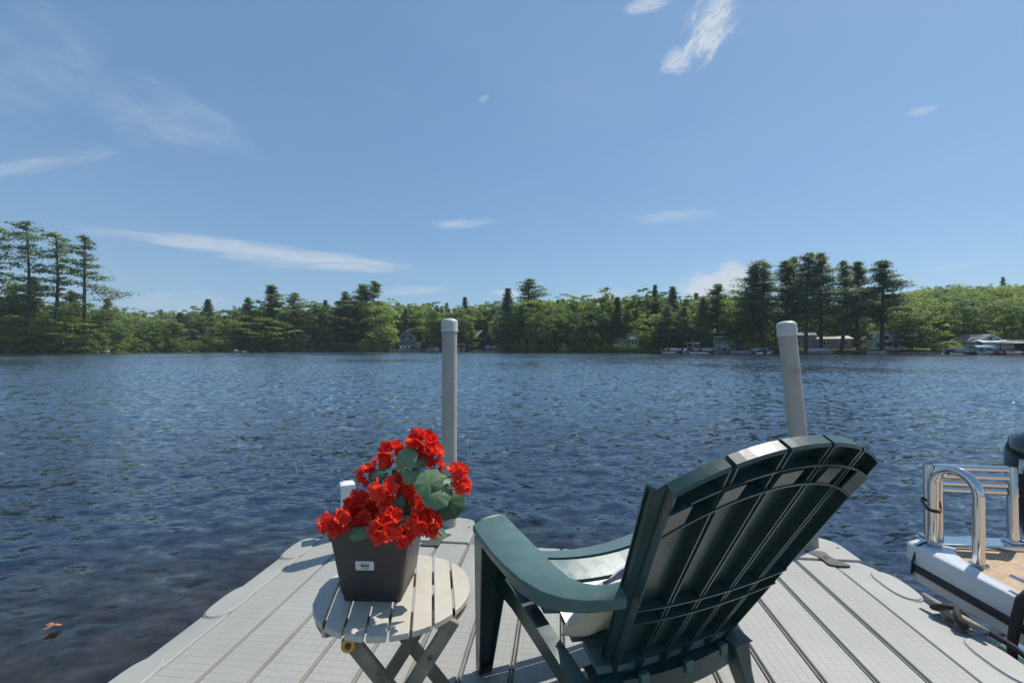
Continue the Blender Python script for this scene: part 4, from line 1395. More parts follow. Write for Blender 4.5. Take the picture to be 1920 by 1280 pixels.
    fs = [(j * N + i, j * N + (i + 1) % N, (j + 1) * N + (i + 1) % N, (j + 1) * N + i) for j in range(len(secs) - 1) for i in range(N)]
    fs.append(tuple((len(secs) - 1) * N + i for i in range(N))); fs.append(tuple(range(N - 1, -1, -1)))
    mb.add(vs, fs); mb.build('cowl', M['motor'], mo, smooth=True)
    mb = MB(); mb.box(mu - 0.07, mu + 0.07, mv - 0.10, mv + 0.14, -1.0, -0.28); mb.build('motor_leg', M['motor'], mo, bevel=0.03)
    mb = MB(); mb.box(mu - 0.08, mu + 0.08, vs_ + 0.06, mv - 0.15, -0.30, 0.06); mb.build('motor_bracket', M['motor'], mo, bevel=0.02)
    # letter on the side of the cowl facing the dock (-u side)
    x0, x1 = mu - 0.203, mu - 0.165
    zb, h, w = 0.352, 0.085, 0.085
    y0 = mv + 0.115                       # reads from the stern end towards the bow
    y0 = mv + 0.10
    def ly(f): return y0 - f * w
    mb = MB()
    def bar(f0, z0, f1, z1, t):
        mb.hexa([Vector((x0, ly(f0), zb + z0 * h)), Vector((x0, ly(f0 + t), zb + z0 * h)), Vector((x1, ly(f0 + t), zb + z0 * h)), Vector((x1, ly(f0), zb + z0 * h))],
                [Vector((x0, ly(f1), zb + z1 * h)), Vector((x0, ly(f1 + t), zb + z1 * h)), Vector((x1, ly(f1 + t), zb + z1 * h)), Vector((x1, ly(f1), zb + z1 * h))])
    bar(0.0, 0, 0.1, 1, 0.22); bar(0.78, 0, 0.88, 1, 0.22)
    bar(0.42, 0.25, 0.14, 1, 0.18); bar(0.42, 0.25, 0.86, 1, 0.18)
    mb.build('letter', M['motorgrey'], mo)
    return root


build_boat()


def build_cleat():
    p = dk(1.555, 1.985)
    root = thing('dock_cleat', 'weathered two horned cleat on the right edge of the dock', 'cleat', tuple(p), DOCK_RZ + R(8))
    mb = MB()
    mb.tube([(-0.004, 0.125, 0.050), (0, 0.075, 0.040), (0, 0.03, 0.036), (0, -0.03, 0.036), (0, -0.075, 0.040), (0.004, -0.125, 0.046)], [0.008, 0.015, 0.019, 0.019, 0.015, 0.008], 12)
    mb.build('horn', M['cleat'], root, smooth=True)
    mb = MB()
    for y in (-0.028, 0.028): mb.lathe([(0.020, 0), (0.016, 0.012), (0.013, 0.034)], 14, (0, y, 0.001))
    mb.box(-0.024, 0.024, -0.055, 0.055, 0.0005, 0.008)
    mb.build('cleat_base', M['cleat'], root, smooth=True, autosmooth=40)
    # mooring line wound on the cleat and led across to the boat
    rp = []
    rng = random.Random(5)
    for i in range(64):
        t = i / 63 * 2 * math.pi * 4.0
        y = 0.062 * math.sin(t) ; x = 0.026 * math.sin(2 * t + 0.5) + rng.uniform(-.004, .004)
        z = 0.026 + 0.028 * (0.5 + 0.5 * math.cos(2 * t)) + 0.006 * i / 63
        rp.append(Vector((x, y, z)))
    rp += [Vector((0.03, -0.09, 0.03)), Vector((0.06, -0.16, 0.012)), Vector((0.09, -0.24, -0.03)), Vector((0.13, -0.34, -0.05)), Vector((0.19, -0.42, -0.02)), Vector((0.25, -0.47, 0.06)), Vector((0.30, -0.50, 0.155))]
    mb = MB(); mb.tube(rp, 0.0108, 8)
    o = mb.build('mooring_rope', M['rope'], None, smooth=True)
    o.location = root.location; o.rotation_euler = root.rotation_euler
    tag(o, 'dark mooring rope wound around the cleat on the right dock edge', 'rope')
    # loose tail hanging towards the boat's fender line
    f0 = dk(1.848, 1.97)
    mb = MB()
    pts = [Vector((0.020, 0.0, 0.165)), Vector((-0.02, 0.0, 0.160)), Vector((-0.062, 0.0, 0.115)), Vector((-0.080, 0.0, 0.03)), Vector((-0.086, 0.01, -0.07)), Vector((-0.082, 0.01, -0.15))]
    mb.tube(pts, [0.012, 0.016, 0.018, 0.018, 0.016, 0.014], 12)
    mb.lathe([(0.012, -0.185), (0.036, -0.178), (0.038, -0.155), (0.020, -0.140)], 14, (-0.082, 0.01, 0))
    o = mb.build('fender_strap', M['rope'], None, smooth=True)
    o.location = f0; o.rotation_euler = (0, 0, DOCK_RZ)
    tag(o, 'thick dark fender strap hanging over the white edge of the moored boat', 'strap')


build_cleat()


def build_dead_leaf():
    mb = MB()
    out = []
    for i in range(40):
        a = 2 * math.pi * i / 40
        r = 0.035 * (0.70 + 0.30 * math.cos(3 * a + 0.5) + 0.06 * math.cos(11 * a))
        out.append((r * math.cos(a) * 1.25, r * math.sin(a) * 0.8))
    vs = [(0, 0, 0.004)] + [(x, y, 0.006 + 0.012 * abs(y) / 0.04 + 0.004 * math.sin(4 * x / 0.04)) for x, y in out]
    mb.add(vs, [(0, i + 1, (i + 1) % 40 + 1) for i in range(40)])
    o = mb.build('fallen_leaf', M['deadleaf'], None, smooth=True, solid=0.0015)
    Z = CAM_Z * F / (1180 - 650)
    o.location = (X_at(95, Z), Z, 0.012)
    o.rotation_euler = (0.1, 0.05, 0.6)
    tag(o, 'brown fallen leaf floating on the lake left of the dock', 'leaf')


build_dead_leaf()


# ------------------------------------------------------------------ trees
def unit(v):
    return v / np.maximum(1e-9, np.linalg.norm(v, axis=-1, keepdims=True))


def cards(c, size, nrm, aspect, rng, drop=None):
    n = len(c)
    nrm = unit(nrm)
    t = unit(np.cross(nrm, unit(rng.normal(size=(n, 3)))))
    b = np.cross(nrm, t)
    s = size[:, None]
    V = np.empty((n, 4, 3))
    V[:, 0] = c - t * s
    V[:, 1] = c + b * s * aspect
    V[:, 2] = c + t * s
    V[:, 3] = c - b * s * aspect
    Fq = np.arange(4 * n).reshape(n, 4)
    return V.reshape(-1, 3), Fq


def dec_crown(seed, r0=0.34, ncl=64, per=70, z0=0.16, leaf=0.0165, flat=1.0):
    rng = np.random.default_rng(seed)
    P, N = [], []
    d = unit(rng.normal(size=(ncl, 3)))
    lump = 1 + 0.22 * np.sin(d @ rng.normal(size=3) * 3 + rng.random() * 6) + 0.14 * np.sin(d @ rng.normal(size=3) * 5 + rng.random() * 6)
    rad = (0.45 + 0.55 * rng.random(ncl) ** 0.6) * lump
    ch = (1 - z0) / 2
    zc = z0 + ch
    for i in range(ncl):
        cc = d[i] * rad[i] * np.array([r0, r0, ch * flat]) + np.array([0, 0, zc])
        # taper the foot of the crown a little
        rc = r0 * rng.uniform(0.20, 0.36)
        m = int(per * rng.uniform(0.7, 1.2))
        q = unit(rng.normal(size=(m, 3)))
        q[:, 2] = np.where(q[:, 2] < -0.2, -q[:, 2] * 0.6, q[:, 2])
        rr = rng.uniform(0.5, 1.05, m)[:, None]
        P.append(cc + q * rr * rc * np.array([1, 1, 0.72]))
        N.append(unit(q + 0.35 * d[i] + np.array([0, 0, 0.30]) + 0.42 * rng.normal(size=(m, 3))))
    P = np.concatenate(P); N = np.concatenate(N)
    P[:, 2] = np.clip(P[:, 2], 0.02, 1.0)
    sz = leaf * rng.uniform(0.7, 1.4, len(P))
    return cards(P, sz, N, 0.7, rng)


def pine_parts(seed, z0=0.28, rmax=0.17, nb=58, sparse=1.0, flat_top=0.0, lean=0.0, needle=0.0125, tuft=26, up=0.22, pw=0.75, lop=0.0):
    rng = np.random.default_rng(seed)
    mb = MB()
    bend = rng.normal(size=2) * 0.012
    def axis(z): return np.array([bend[0] * math.sin(3 * z) + lean * z * z, bend[1] * math.sin(2.4 * z), z])
    a0 = rng.random() * 6.28
    zs = np.linspace(-0.01, 0.985, 9)
    mb.tube([axis(z) for z in zs], [0.0125 * (1 - 0.90 * max(0, z)) + 0.001 for z in zs], 7)
    P, N = [], []
    for i in range(nb):
        t = (i + rng.uniform(0, 0.9)) / nb
        t = t ** 0.9
        z = z0 + (0.985 - z0) * t
        a = rng.random() * 6.283 if rng.random() > 0.3 else (i * 2.4)
        prof = (1 - t) ** pw * (0.55 + 0.45 * min(1, t / 0.18)) + flat_top * (0.35 if t > 0.75 else 0) + 0.035 * (1 - t) + 0.004
        L = rmax * prof * rng.uniform(0.45, 1.30) * (1 + lop * math.cos(a - a0 - 2.5 * t))
        if rng.random() < 0.16 * (1 if sparse > 0.8 else 2.0): L *= 0.45
        o = axis(z)
        dirh = np.array([math.cos(a), math.sin(a), 0])
        u_ = up * rng.uniform(0.0, 1.4) + 0.5 * t * up
        p1 = o + dirh * L * 0.5 + np.array([0, 0, u_ * L * 0.35])
        p2 = o + dirh * L + np.array([0, 0, u_ * L])
        mb.tube([o, p1, p2], [0.0030 * (1 - 0.6 * t), 0.0020 * (1 - 0.5 * t), 0.0008], 4, caps=False)
        ncl = max(2, int(2 + L / rmax * 5.0 * sparse))
        for c in range(ncl):
            f = 0.28 + 0.76 * (c + rng.random() * 0.8) / ncl
            cc = o * (1 - f) + p2 * f + np.array([0, 0, 0.004])
            side = np.array([-dirh[1], dirh[0], 0]) * rng.normal() * L * 0.17
            cc = cc + side
            m = int(tuft * rng.uniform(0.7, 1.2))
            sp = 0.018 + 0.11 * L
            off = rng.normal(size=(m, 3)) * np.array([sp, sp, sp * 0.42]) * 0.75
            P.append(cc + off)
            N.append(unit(np.array([0, 0, 1.0]) + off / sp * 0.35 + 0.65 * rng.normal(size=(m, 3))))
    # leader tuft
    m = 30
    P.append(np.array(axis(0.985)) + rng.normal(size=(m, 3)) * np.array([0.012, 0.012, 0.014])); N.append(unit(rng.normal(size=(m, 3)) + np.array([0, 0, 1])))
    P = np.concatenate(P); N = np.concatenate(N)
    return mb, cards(P, needle * rng.uniform(0.6, 1.35, len(P)), N, 0.42, rng)


def spruce_parts(seed, rmax=0.17, z0=0.06, nb=120, needle=0.0125, tuft=13, pw=0.9):
    rng = np.random.default_rng(seed)
    mb = MB(); mb.tube([(0, 0, -0.01), (0, 0, 0.5), (0, 0, 0.99)], [0.012, 0.007, 0.001], 6)
    P, N = [], []
    for i in range(nb):
        t = ((i + rng.random()) / nb) ** 0.85
        z = z0 + (0.99 - z0) * t
        a = i * 2.399 + rng.normal() * 0.3
        L = rmax * ((1 - t) ** pw) * rng.uniform(0.7, 1.2) + 0.012
        dirh = np.array([math.cos(a), math.sin(a), 0])
        droop = -0.28 * (1 - t) + 0.12
        n = max(2, int(2 + 5 * L / rmax))
        for c in range(n):
            f = 0.15 + 0.85 * (c + rng.random()) / n
            cc = np.array([0, 0, z]) + dirh * L * f + np.array([0, 0, droop * L * f])
            m = int(tuft * rng.uniform(0.7, 1.3)); sp = 0.012 + 0.10 * L
            off = rng.normal(size=(m, 3)) * np.array([sp, sp, sp * 0.42])
            P.append(cc + off); N.append(unit(np.array([0, 0, 0.9]) + dirh * 0.4 + 0.7 * rng.normal(size=(m, 3))))
    P = np.concatenate(P); N = np.concatenate(N)
    return mb, cards(P, needle * rng.uniform(0.6, 1.35, len(P)), N, 0.5, rng)


def dec_trunk(seed, z0):
    rng = random.Random(seed)
    mb = MB()
    mb.tube([(0, 0, -0.01), (rng.uniform(-.01, .01), 0, z0 + 0.1), (rng.uniform(-.02, .02), rng.uniform(-.02, .02), 0.75)], [0.016, 0.012, 0.003], 7)
    for i in range(6):
        a = rng.random() * 6.28; z = z0 + 0.06 + 0.07 * i; L = rng.uniform(0.12, 0.24)
        mb.tube([(0, 0, z), (L * .5 * math.cos(a), L * .5 * math.sin(a), z + L * .45), (L * math.cos(a), L * math.sin(a), z + L * .8)], [0.007, 0.004, 0.0015], 5, caps=False)
    return mb


TREE = {}
def make_kind(kind, crown, trunkmb, r0):
    """store crown arrays + trunk mesh; crown meshes per material are made on demand"""
    TREE[kind] = dict(crown=crown, trunk=trunkmb, r0=r0, cm={}, tm={})


for i in range(5):
    make_kind('broad%d' % i, dec_crown(20 + i, 0.34, 70, 62, 0.14), dec_trunk(20 + i, 0.14), 0.40)
for i in range(2):
    make_kind('tallbroad%d' % i, dec_crown(40 + i, 0.24, 60, 66, 0.20, 0.0150), dec_trunk(40 + i, 0.2), 0.29)
for i in range(3):
    make_kind('bush%d' % i, dec_crown(60 + i, 0.62, 56, 60, -0.20, 0.030, 1.0), dec_trunk(60 + i, 0.02), 0.75)
PS = [(101, 0.30, 0.20, 36, 0.70, 0.3, 0.0), (102, 0.34, 0.19, 30, 0.62, 0.5, -0.01), (103, 0.32, 0.17, 28, 0.62, 0.8, 0.0), (104, 0.16, 0.19, 34, 0.80, 0.0, 0.010)]
for i, (sd, z0, rm, nb, spz, ft, ln) in enumerate(PS):
    mbt, cr = pine_parts(sd, z0, rm, nb, spz, ft, ln, 0.0092, 44, 0.30, 0.55, [.4, .4, .3, .22][i])
    make_kind('openpine%d' % i, cr, mbt, rm)
for i in range(9):
    mbt, cr = pine_parts(120 + i, [.30, .36, .26, .40, .33, .24, .38, .29, .35][i], 0.165, [66, 58, 74, 60, 70, 62, 66, 56, 72][i], 0.95, 0.0, [0, .02, -.02, .01, 0, -.015, .02, 0, -.01][i], 0.0092, 42, [.30, .2, .36, .25, .3, .4, .2, .3, .15][i], [.62, .5, .75, .55, .7, .6, .45, .8, .6][i], [.2, .45, .3, .5, .25, .4, .35, .5, .4][i])
    make_kind('pine%d' % i, cr, mbt, 0.165)
for i in range(2):
    mbt, cr = pine_parts(140 + i, 0.06, 0.24, 84, 1.0, 0.0, 0.0, 0.0135, 26, 0.10, 0.8)
    make_kind('widepine%d' % i, cr, mbt, 0.24)
for i in range(3):
    mbt, cr = spruce_parts(160 + i, 0.17, 0.05, 120, 0.0125, 13, 0.9)
    make_kind('spruce%d' % i, cr, mbt, 0.18)

NAME = {'broad': 'broadleaf_tree', 'tallb': 'broadleaf_tree', 'bush': 'shrub', 'openp': 'pine_tree', 'pine': 'pine_tree', 'widep': 'pine_tree', 'spruc': 'spruce_tree'}
def kind_name(kind):
    for p, n in NAME.items():
        if kind.startswith(p): return n
CAT = {'broadleaf_tree': 'tree', 'shrub': 'shrub', 'pine_tree': 'pine tree', 'spruce_tree': 'spruce'}


def crown_mesh(kind, mk):
    K = TREE[kind]
    if mk not in K['cm']:
        me = np_mesh('crown', K['crown'][0], K['crown'][1]); me.materials.append(M[mk]); K['cm'][mk] = me
    return K['cm'][mk]


def trunk_mesh(kind, bark):
    K = TREE[kind]
    if bark not in K['tm']:
        me = bpy.data.meshes.new('trunk')
        me.from_pydata([tuple(v) for v in K['trunk'].v], [], K['trunk'].f); me.update(); me.materials.append(M[bark]); K['tm'][bark] = me
    return K['tm'][bark]


_tr = random.Random(77)
def tree(kind, px, topy, d, wpx, mk, label, group=None, bark='bark', rot=None):
    """px: photo column of the trunk, topy: photo row of its top, d: metres behind the shoreline, wpx: crown width in photo pixels"""
    s = spot(px, d)
    s.z -= 0.15
    h = z_at(topy, s.y) - s.z
    w = wpx / 2 / F * s.y / TREE[kind]['r0']
    nm = kind_name(kind)
    o = empty(nm, tuple(s), rot if rot is not None else _tr.random() * 6.28)
    tag(o, label, CAT[nm], group)
    c = bpy.data.objects.new('crown', crown_mesh(kind, mk)); COL.objects.link(c); c.parent = o; c.scale = (w, w, h)
    t = bpy.data.objects.new('trunk', trunk_mesh(kind, bark)); COL.objects.link(t); t.parent = o
    tw = max(0.55 * h, min(w, h)) if nm != 'shrub' else h * 0.6
    if nm in ('pine_tree',): tw = w
    t.scale = (tw, tw, h)
    return o


def build_trees():
    T = tree
    # ---- left point
    T('openpine0', 2, 424, 7, 130, 'pine', 'tall open pine cut by the left edge of the view')
    T('openpine1', 48, 414, 5, 120, 'pine', 'tallest ragged pine on the left point, with a bare broken top', rot=0.4)
    T('openpine2', 100, 438, 4, 105, 'pine', 'flat topped open pine between two ragged pines on the left point', rot=2.0)
    T('openpine3', 156, 441, 3, 112, 'pine', 'lone open pine nearest the open water on the left point', rot=5.4)
    T('widepine0', 205, 560, 8, 70, 'pine', 'low wide pine at the foot of the lone open pine')
    T('widepine1', 70, 520, 10, 110, 'pine', 'bushy pine filling the gap under the tallest ragged pine')
    T('widepine0', 20, 535, 12, 110, 'pinedark', 'dark bushy pine under the pine at the left edge')
    T('widepine1', 135, 545, 9, 95, 'pine', 'mid height pine between the trunks of the left point')
    T('broad0', 52, 590, 3, 105, 'dec_light', 'bright green leafy tree under the tallest ragged pine')
    T('broad1', 148, 592, 2.5, 95, 'dec_light', 'bright green leafy tree at the foot of the flat topped pine')
    T('broad2', 5, 598, 2.5, 80, 'dec_light', 'yellow green leafy tree cut by the left edge at the shore')
    T('broad3', 200, 600, 3, 80, 'dec_dark', 'dark leafy tree at the tip of the left point')
    T('broad4', 100, 604, 2, 70, 'dec_mid', 'rounded leafy tree in the middle of the left point')
    # ---- cove behind the point
    T('broad0', 262, 592, 4, 85, 'dec_mid', 'rounded grey green tree right behind the left point')
    T('broad2', 312, 596, 3, 75, 'dec_mid', 'low rounded tree on the cove shore beside the swim raft')
    T('spruce0', 338, 585, 7, 46, 'pinedark', 'small dark spruce rising above the cove shrubs')
    T('spruce1', 390, 560, 14, 52, 'pinedark', 'dark pointed spruce topping the cove woods left of the raft')
    T('broad3', 362, 584, 9, 60, 'dec_dark', 'dark leafy tree left of the pointed cove spruce')
    T('broad4', 425, 592, 5, 62, 'dec_light', 'light green tree just above the swim raft')
    T('widepine0', 466, 558, 6, 70, 'pine', 'small ragged pine right of the swim raft')
    T('widepine1', 503, 534, 6, 118, 'pine', 'wide spreading pine with a dark crooked top right of the raft')
    T('pine1', 549, 548, 5, 64, 'pine', 'slim pine with a visible trunk right of the wide spreading pine')
    T('broad1', 500, 592, 2.5, 120, 'dec_mid', 'broad leafy tree at the foot of the wide spreading pine')
    T('tallbroad0', 588, 560, 4, 62, 'dec_dark', 'dark tall leafy tree left of the orange kayak stack')
    T('spruce2', 610, 562, 10, 44, 'pinedark', 'dark spruce behind the dark tall leafy tree')
    T('tallbroad1', 634, 566, 4, 58, 'dec_dark', 'narrow shaded tree above the orange kayak stack')
    T('pine2', 650, 547, 6, 62, 'pine', 'dark pine left of the pair of tall pine tops')
    T('pine0', 680, 533, 8, 66, 'pine', 'left one of the paired tall pine tops near the blue cottage')
    T('pine3', 701, 527, 9, 64, 'pine', 'right one of the paired tall pine tops near the blue cottage')
    T('tallbroad0', 662, 580, 3, 66, 'dec_dark', 'shaded leafy tree standing over the orange kayak stack')
    T('broad2', 712, 562, 5, 80, 'dec_light', 'yellow green leafy tree left of the blue cottage')
    T('broad4', 728, 604, 2, 48, 'dec_light', 'small leafy tree touching the left wall of the blue cottage')
    # ---- between the blue and the dark cabins
    T('broad0', 762, 566, 22, 84, 'dec_light', 'light leafy tree directly behind the blue cottage roof')
    T('broad3', 800, 576, 10, 74, 'dec_light', 'yellowish leafy tree right of the blue cottage')
    T('tallbroad1', 826, 574, 9, 52, 'dec_mid', 'narrow tree behind the upright pile cap')
    T('spruce0', 824, 602, 3, 40, 'pinedark', 'small dark spruce left of the upright pile')
    T('tallbroad0', 866, 572, 8, 58, 'dec_mid', 'narrow leafy tree right of the upright pile')
    T('widepine1', 882, 612, 2, 42, 'pine', 'small shore pine left of the dark brown cabin')
    T('broad1', 905, 566, 22, 80, 'dec_mid', 'rounded tree directly behind the dark brown cabin')
    T('spruce1', 872, 556, 22, 40, 'pinedark', 'pointed spruce top behind the trees at the pile')
    # ---- right of the dark cabin
    T('spruce2', 952, 540, 12, 62, 'pinedark', 'dark spruce right of the dark brown cabin')
    T('pine1', 988, 522, 11, 84, 'pine', 'tallest pine right of the dark brown cabin')
    T('broad0', 1012, 556, 8, 74, 'dec_light', 'light leafy tree right of the tallest cabin pine')
    T('broad2', 960, 584, 4, 70, 'dec_dark', 'dark leafy tree in front of the tallest cabin pine')
    T('tallbroad1', 1002, 588, 3, 54, 'dec_mid', 'narrow shore tree under the light leafy tree', bark='barkpale')
    T('broad3', 1062, 552, 10, 66, 'dec_mid', 'pointed leafy tree halfway between the two piles')
    T('broad4', 1042, 578, 4, 70, 'dec_mid', 'mid green tree on the shore between the two piles')
    T('broad1', 1128, 538, 10, 82, 'dec_mid', 'largest rounded tree left of the pale cottage')
    T('broad0', 1098, 580, 2, 76, 'dec_dark', 'dark rounded shore tree left of the pale cottage')
    T('spruce0', 1158, 556, 5, 48, 'pinedark', 'narrow dark spruce in front of the pale cottage')
    T('tallbroad0', 1176, 550, 11, 56, 'dec_light', 'light narrow tree behind the pale cottage')
    T('tallbroad1', 1206, 540, 12, 56, 'dec_mid', 'tall leafy tree behind the bright round tree')
    T('broad2', 1212, 586, 1.5, 62, 'dec_light', 'bright round tree in front of the pale cottage porch')
    T('spruce1', 1228, 533, 13, 40, 'pinedark', 'slim dark spruce rising behind the bright round tree')
    T('spruce2', 1262, 536, 9, 56, 'pineblue', 'grey green spruce above the moored boats')
    T('tallbroad0', 1292, 548, 9, 62, 'dec_mid', 'leafy tree behind the moored boats')
    T('pine2', 1250, 572, 3, 48, 'pineblue', 'grey green pine with a pale trunk above the moored boats')
    T('pine0', 1283, 575, 2.5, 50, 'pineblue', 'shore pine left of the two storey lake house')
    T('spruce0', 1318, 556, 6, 50, 'pineblue', 'grey green spruce left of the two storey lake house')
    T('pine3', 1347, 532, 8, 66, 'pine', 'pointed pine above the two storey lake house')
    T('broad3', 1382, 545, 14, 72, 'dec_light', 'light leafy tree behind the two storey lake house')
    T('broad4', 1385, 588, 5, 62, 'dec_dark', 'dark leafy tree right of the two storey lake house')
    # ---- the tall pine row
    row = [(1412, 500, 5, 82, 'pine4', 'leftmost tall pine of the row by the leaning pile'),
           (1432, 486, 3.5, 92, 'pine1', 'second tall pine from the left in the row by the leaning pile'),
           (1470, 487, 6, 84, 'pine5', 'tall pine directly behind the leaning pile cap'),
           (1489, 482, 8, 66, 'pine3', 'slim tall pine just right of the leaning pile cap'),
           (1511, 474, 3, 86, 'pine6', 'tallest pine of the row right of the leaning pile'),
           (1540, 475, 4, 88, 'pine2', 'tall dense pine right of the tallest pine in the row'),
           (1577, 488, 3.5, 82, 'pine7', 'tall pine in the row in front of the long white cottage'),
           (1610, 489, 5, 86, 'pine8', 'tall pine in the row left of the white gable cottage'),
           (1653, 488, 2, 104, 'pine0', 'last tall pine of the row, in front of the white gable cottage')]
    for i, (px, ty, d, w, kd, lb) in enumerate(row):
        T(kd, px, ty, d, w, 'pineblue', lb, 'row of tall pines on the right shore', rot=i * 1.3 + 0.4)
    T('broad1', 1455, 560, 14, 76, 'dec_dark', 'dark leafy tree behind the leaning pile')
    T('broad0', 1530, 560, 24, 90, 'dec_dark', 'dark leafy tree behind the long white cottage')
    T('broad2', 1596, 562, 24, 90, 'dec_dark', 'shaded leafy tree behind the last pines of the row')
    T('bush0', 1620, 618, 3, 30, 'dec_light', 'bright yellow green bush between the white cottages')
    # ---- right of the pines
    T('broad3', 1672, 560, 10, 84, 'dec_mid', 'grey green tree behind the white gable cottage')
    T('broad4', 1712, 566, 6, 96, 'dec_mid', 'spreading pale green tree right of the white gable cottage')
    T('broad0', 1706, 612, 3, 66, 'dec_dark', 'dark low tree on the lawn right of the white gable cottage')
    T('broad1', 1742, 556, 18, 90, 'dec_mid', 'large rounded tree left of the grey roofed lake house')
    T('broad2', 1792, 553, 22, 82, 'dec_dark', 'dark rounded tree behind the shore bushes')
    T('broad3', 1815, 568, 12, 78, 'dec_dark', 'dark leafy tree directly behind the grey roofed lake house')
    T('broad4', 1884, 551, 14, 84, 'dec_mid', 'large leafy tree right of the grey roofed lake house')
    T('broad0', 1918, 560, 9, 66, 'dec_dark', 'leafy tree cut by the right edge of the view')
    T('widepine0', 1882, 519, 150, 30, 'pinedark', 'small flat topped pine on the hill crest at right')
    T('bush1', 1755, 640, 1.5, 30, 'dec_mid', 'round green bush left of the grey roofed lake house')
    T('bush2', 1782, 640, 2, 38, 'dec_light', 'yellow green bush left of the grey roofed lake house')
    # leaning pale dead trunk near the dark cabin
    s = spot(986, 2)
    mb = MB(); mb.tube([(0, 0, -0.3), (-0.9, 0, 2.0), (-1.9, 0.1, 4.6)], [0.16, 0.11, 0.05], 7)
    mb.tube([(-0.9, 0, 2.0), (-0.7, 0.1, 3.0)], [0.05, 0.02], 5)
    o = mb.build('dead_trunk', M['barkpale'], None, smooth=True); o.location = s
    tag(o, 'pale leaning dead trunk on the shore right of the dark brown cabin', 'tree')

    # ---- the woods behind, one mass each
    def woods(name, label, p0, p1, rows, seed, kinds, mats, skyline):
        rng = np.random.default_rng(seed)
        by = {}
        for (d, step, hmin, hmax) in rows:
            px = p0
            while px < p1:
                x = px + rng.uniform(-0.5, 0.5) * step
                dd = d + rng.uniform(-4, 4)
                s = spot(x, dd)
                top = np.interp(x, skyline[0], skyline[1]) + rng.uniform(-7, 8)
                h = rng.uniform(hmin, hmax)
                hmaxv = z_at(top, s.y) - s.z
                h = max(4.0, min(h, hmaxv))
                kd = kinds[rng.integers(len(kinds))]; mk = mats[rng.integers(len(mats))]
                if kd.startswith('spruce'): mk = 'pinedark' if rng.random() < .6 else 'pineblue'
                a = rng.random() * 6.28
                K = TREE[kd]
                r = h * (0.30 if not kd.startswith('spruce') else 0.2) * rng.uniform(0.8, 1.25) / K['r0']
                V = K['crown'][0]
                Fq = K['crown'][1]
                sel = rng.random(len(Fq)) < 0.78
                idx = Fq[sel]
                W = V[idx.ravel()].copy()
                # enlarge the kept leaf cards a bit
                q = W.reshape(-1, 4, 3); cq = q.mean(1, keepdims=True); q = cq + (q - cq) * 1.08
                W = q.reshape(-1, 3)
                ca, sa = math.cos(a), math.sin(a)
                W = np.stack([(W[:, 0] * ca - W[:, 1] * sa) * r + s.x, (W[:, 0] * sa + W[:, 1] * ca) * r + s.y, W[:, 2] * h + s.z - 0.2], 1)
                by.setdefault(mk, []).append(W)
                px += step
        allv, mi = [], []
        mlist = sorted(by)
        for i, mk in enumerate(mlist):
            W = np.concatenate(by[mk]); allv.append(W); mi.append(np.full(len(W) // 4, i))
        V = np.concatenate(allv); idx = np.arange(len(V)).reshape(-1, 4)
        me = np_mesh(name, V, idx)
        for mk in mlist: me.materials.append(M[mk])
        me.polygons.foreach_set('material_index', np.concatenate(mi).astype(np.int32))
        o = bpy.data.objects.new(name, me); COL.objects.link(o)
        tag(o, label, 'woods', kind='stuff')
    SK = ([-200, 0, 220, 260, 300, 380, 460, 520, 560, 640, 700, 760, 820, 880, 940, 990, 1050, 1110, 1150, 1200, 1250, 1300, 1350, 1420, 1650, 1700, 1760, 1850, 1920, 2200],
          [560, 560, 580, 584, 584, 579, 572, 572, 572, 567, 564, 568, 572, 570, 560, 560, 560, 556, 554, 555, 553, 552, 556, 550, 545, 540, 535, 531, 531, 535])
    kd = ['broad0', 'broad1', 'broad2', 'broad3', 'broad4', 'tallbroad0', 'tallbroad1', 'spruce0', 'spruce1', 'spruce2']
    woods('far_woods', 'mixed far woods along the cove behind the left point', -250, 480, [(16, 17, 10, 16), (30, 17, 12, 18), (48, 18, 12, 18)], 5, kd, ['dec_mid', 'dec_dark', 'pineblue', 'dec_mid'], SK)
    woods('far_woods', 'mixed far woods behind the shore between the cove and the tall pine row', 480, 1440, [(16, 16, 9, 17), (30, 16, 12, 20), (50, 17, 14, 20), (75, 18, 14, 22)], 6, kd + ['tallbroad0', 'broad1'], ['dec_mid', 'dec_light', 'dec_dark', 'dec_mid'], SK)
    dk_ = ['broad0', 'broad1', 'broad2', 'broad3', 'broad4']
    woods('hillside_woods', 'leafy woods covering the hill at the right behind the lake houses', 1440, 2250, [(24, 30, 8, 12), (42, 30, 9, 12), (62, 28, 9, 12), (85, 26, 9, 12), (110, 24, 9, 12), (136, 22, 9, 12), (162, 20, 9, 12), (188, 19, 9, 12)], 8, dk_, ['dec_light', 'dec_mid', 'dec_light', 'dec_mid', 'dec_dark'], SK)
    # ---- brush along the waterline, too tangled to count
    def brush(label, p0, p1, step, h0, h1, seed, mats, d0=0.2, d1=2.2):
        rng = np.random.default_rng(seed); by = {}
        px = p0
        while px < p1:
            s = spot(px + rng.uniform(-3, 3), rng.uniform(d0, d1)); h = rng.uniform(h0, h1); mk = mats[rng.integers(len(mats))]
            K = TREE['bush%d' % rng.integers(3)]; V, Fq = K['crown']
            sel = rng.random(len(Fq)) < 0.5
            W = V[Fq[sel].ravel()]
            a = rng.random() * 6.28; ca, sa = math.cos(a), math.sin(a); r = h * rng.uniform(0.8, 1.3)
            W = np.stack([(W[:, 0] * ca - W[:, 1] * sa) * r + s.x, (W[:, 0] * sa + W[:, 1] * ca) * r + s.y, W[:, 2] * h + s.z - 0.25], 1)
            by.setdefault(mk, []).append(W); px += step
        allv, mi = [], []; ml = sorted(by)
        for i, mk in enumerate(ml):
            W = np.concatenate(by[mk]); allv.append(W); mi.append(np.full(len(W) // 4, i))
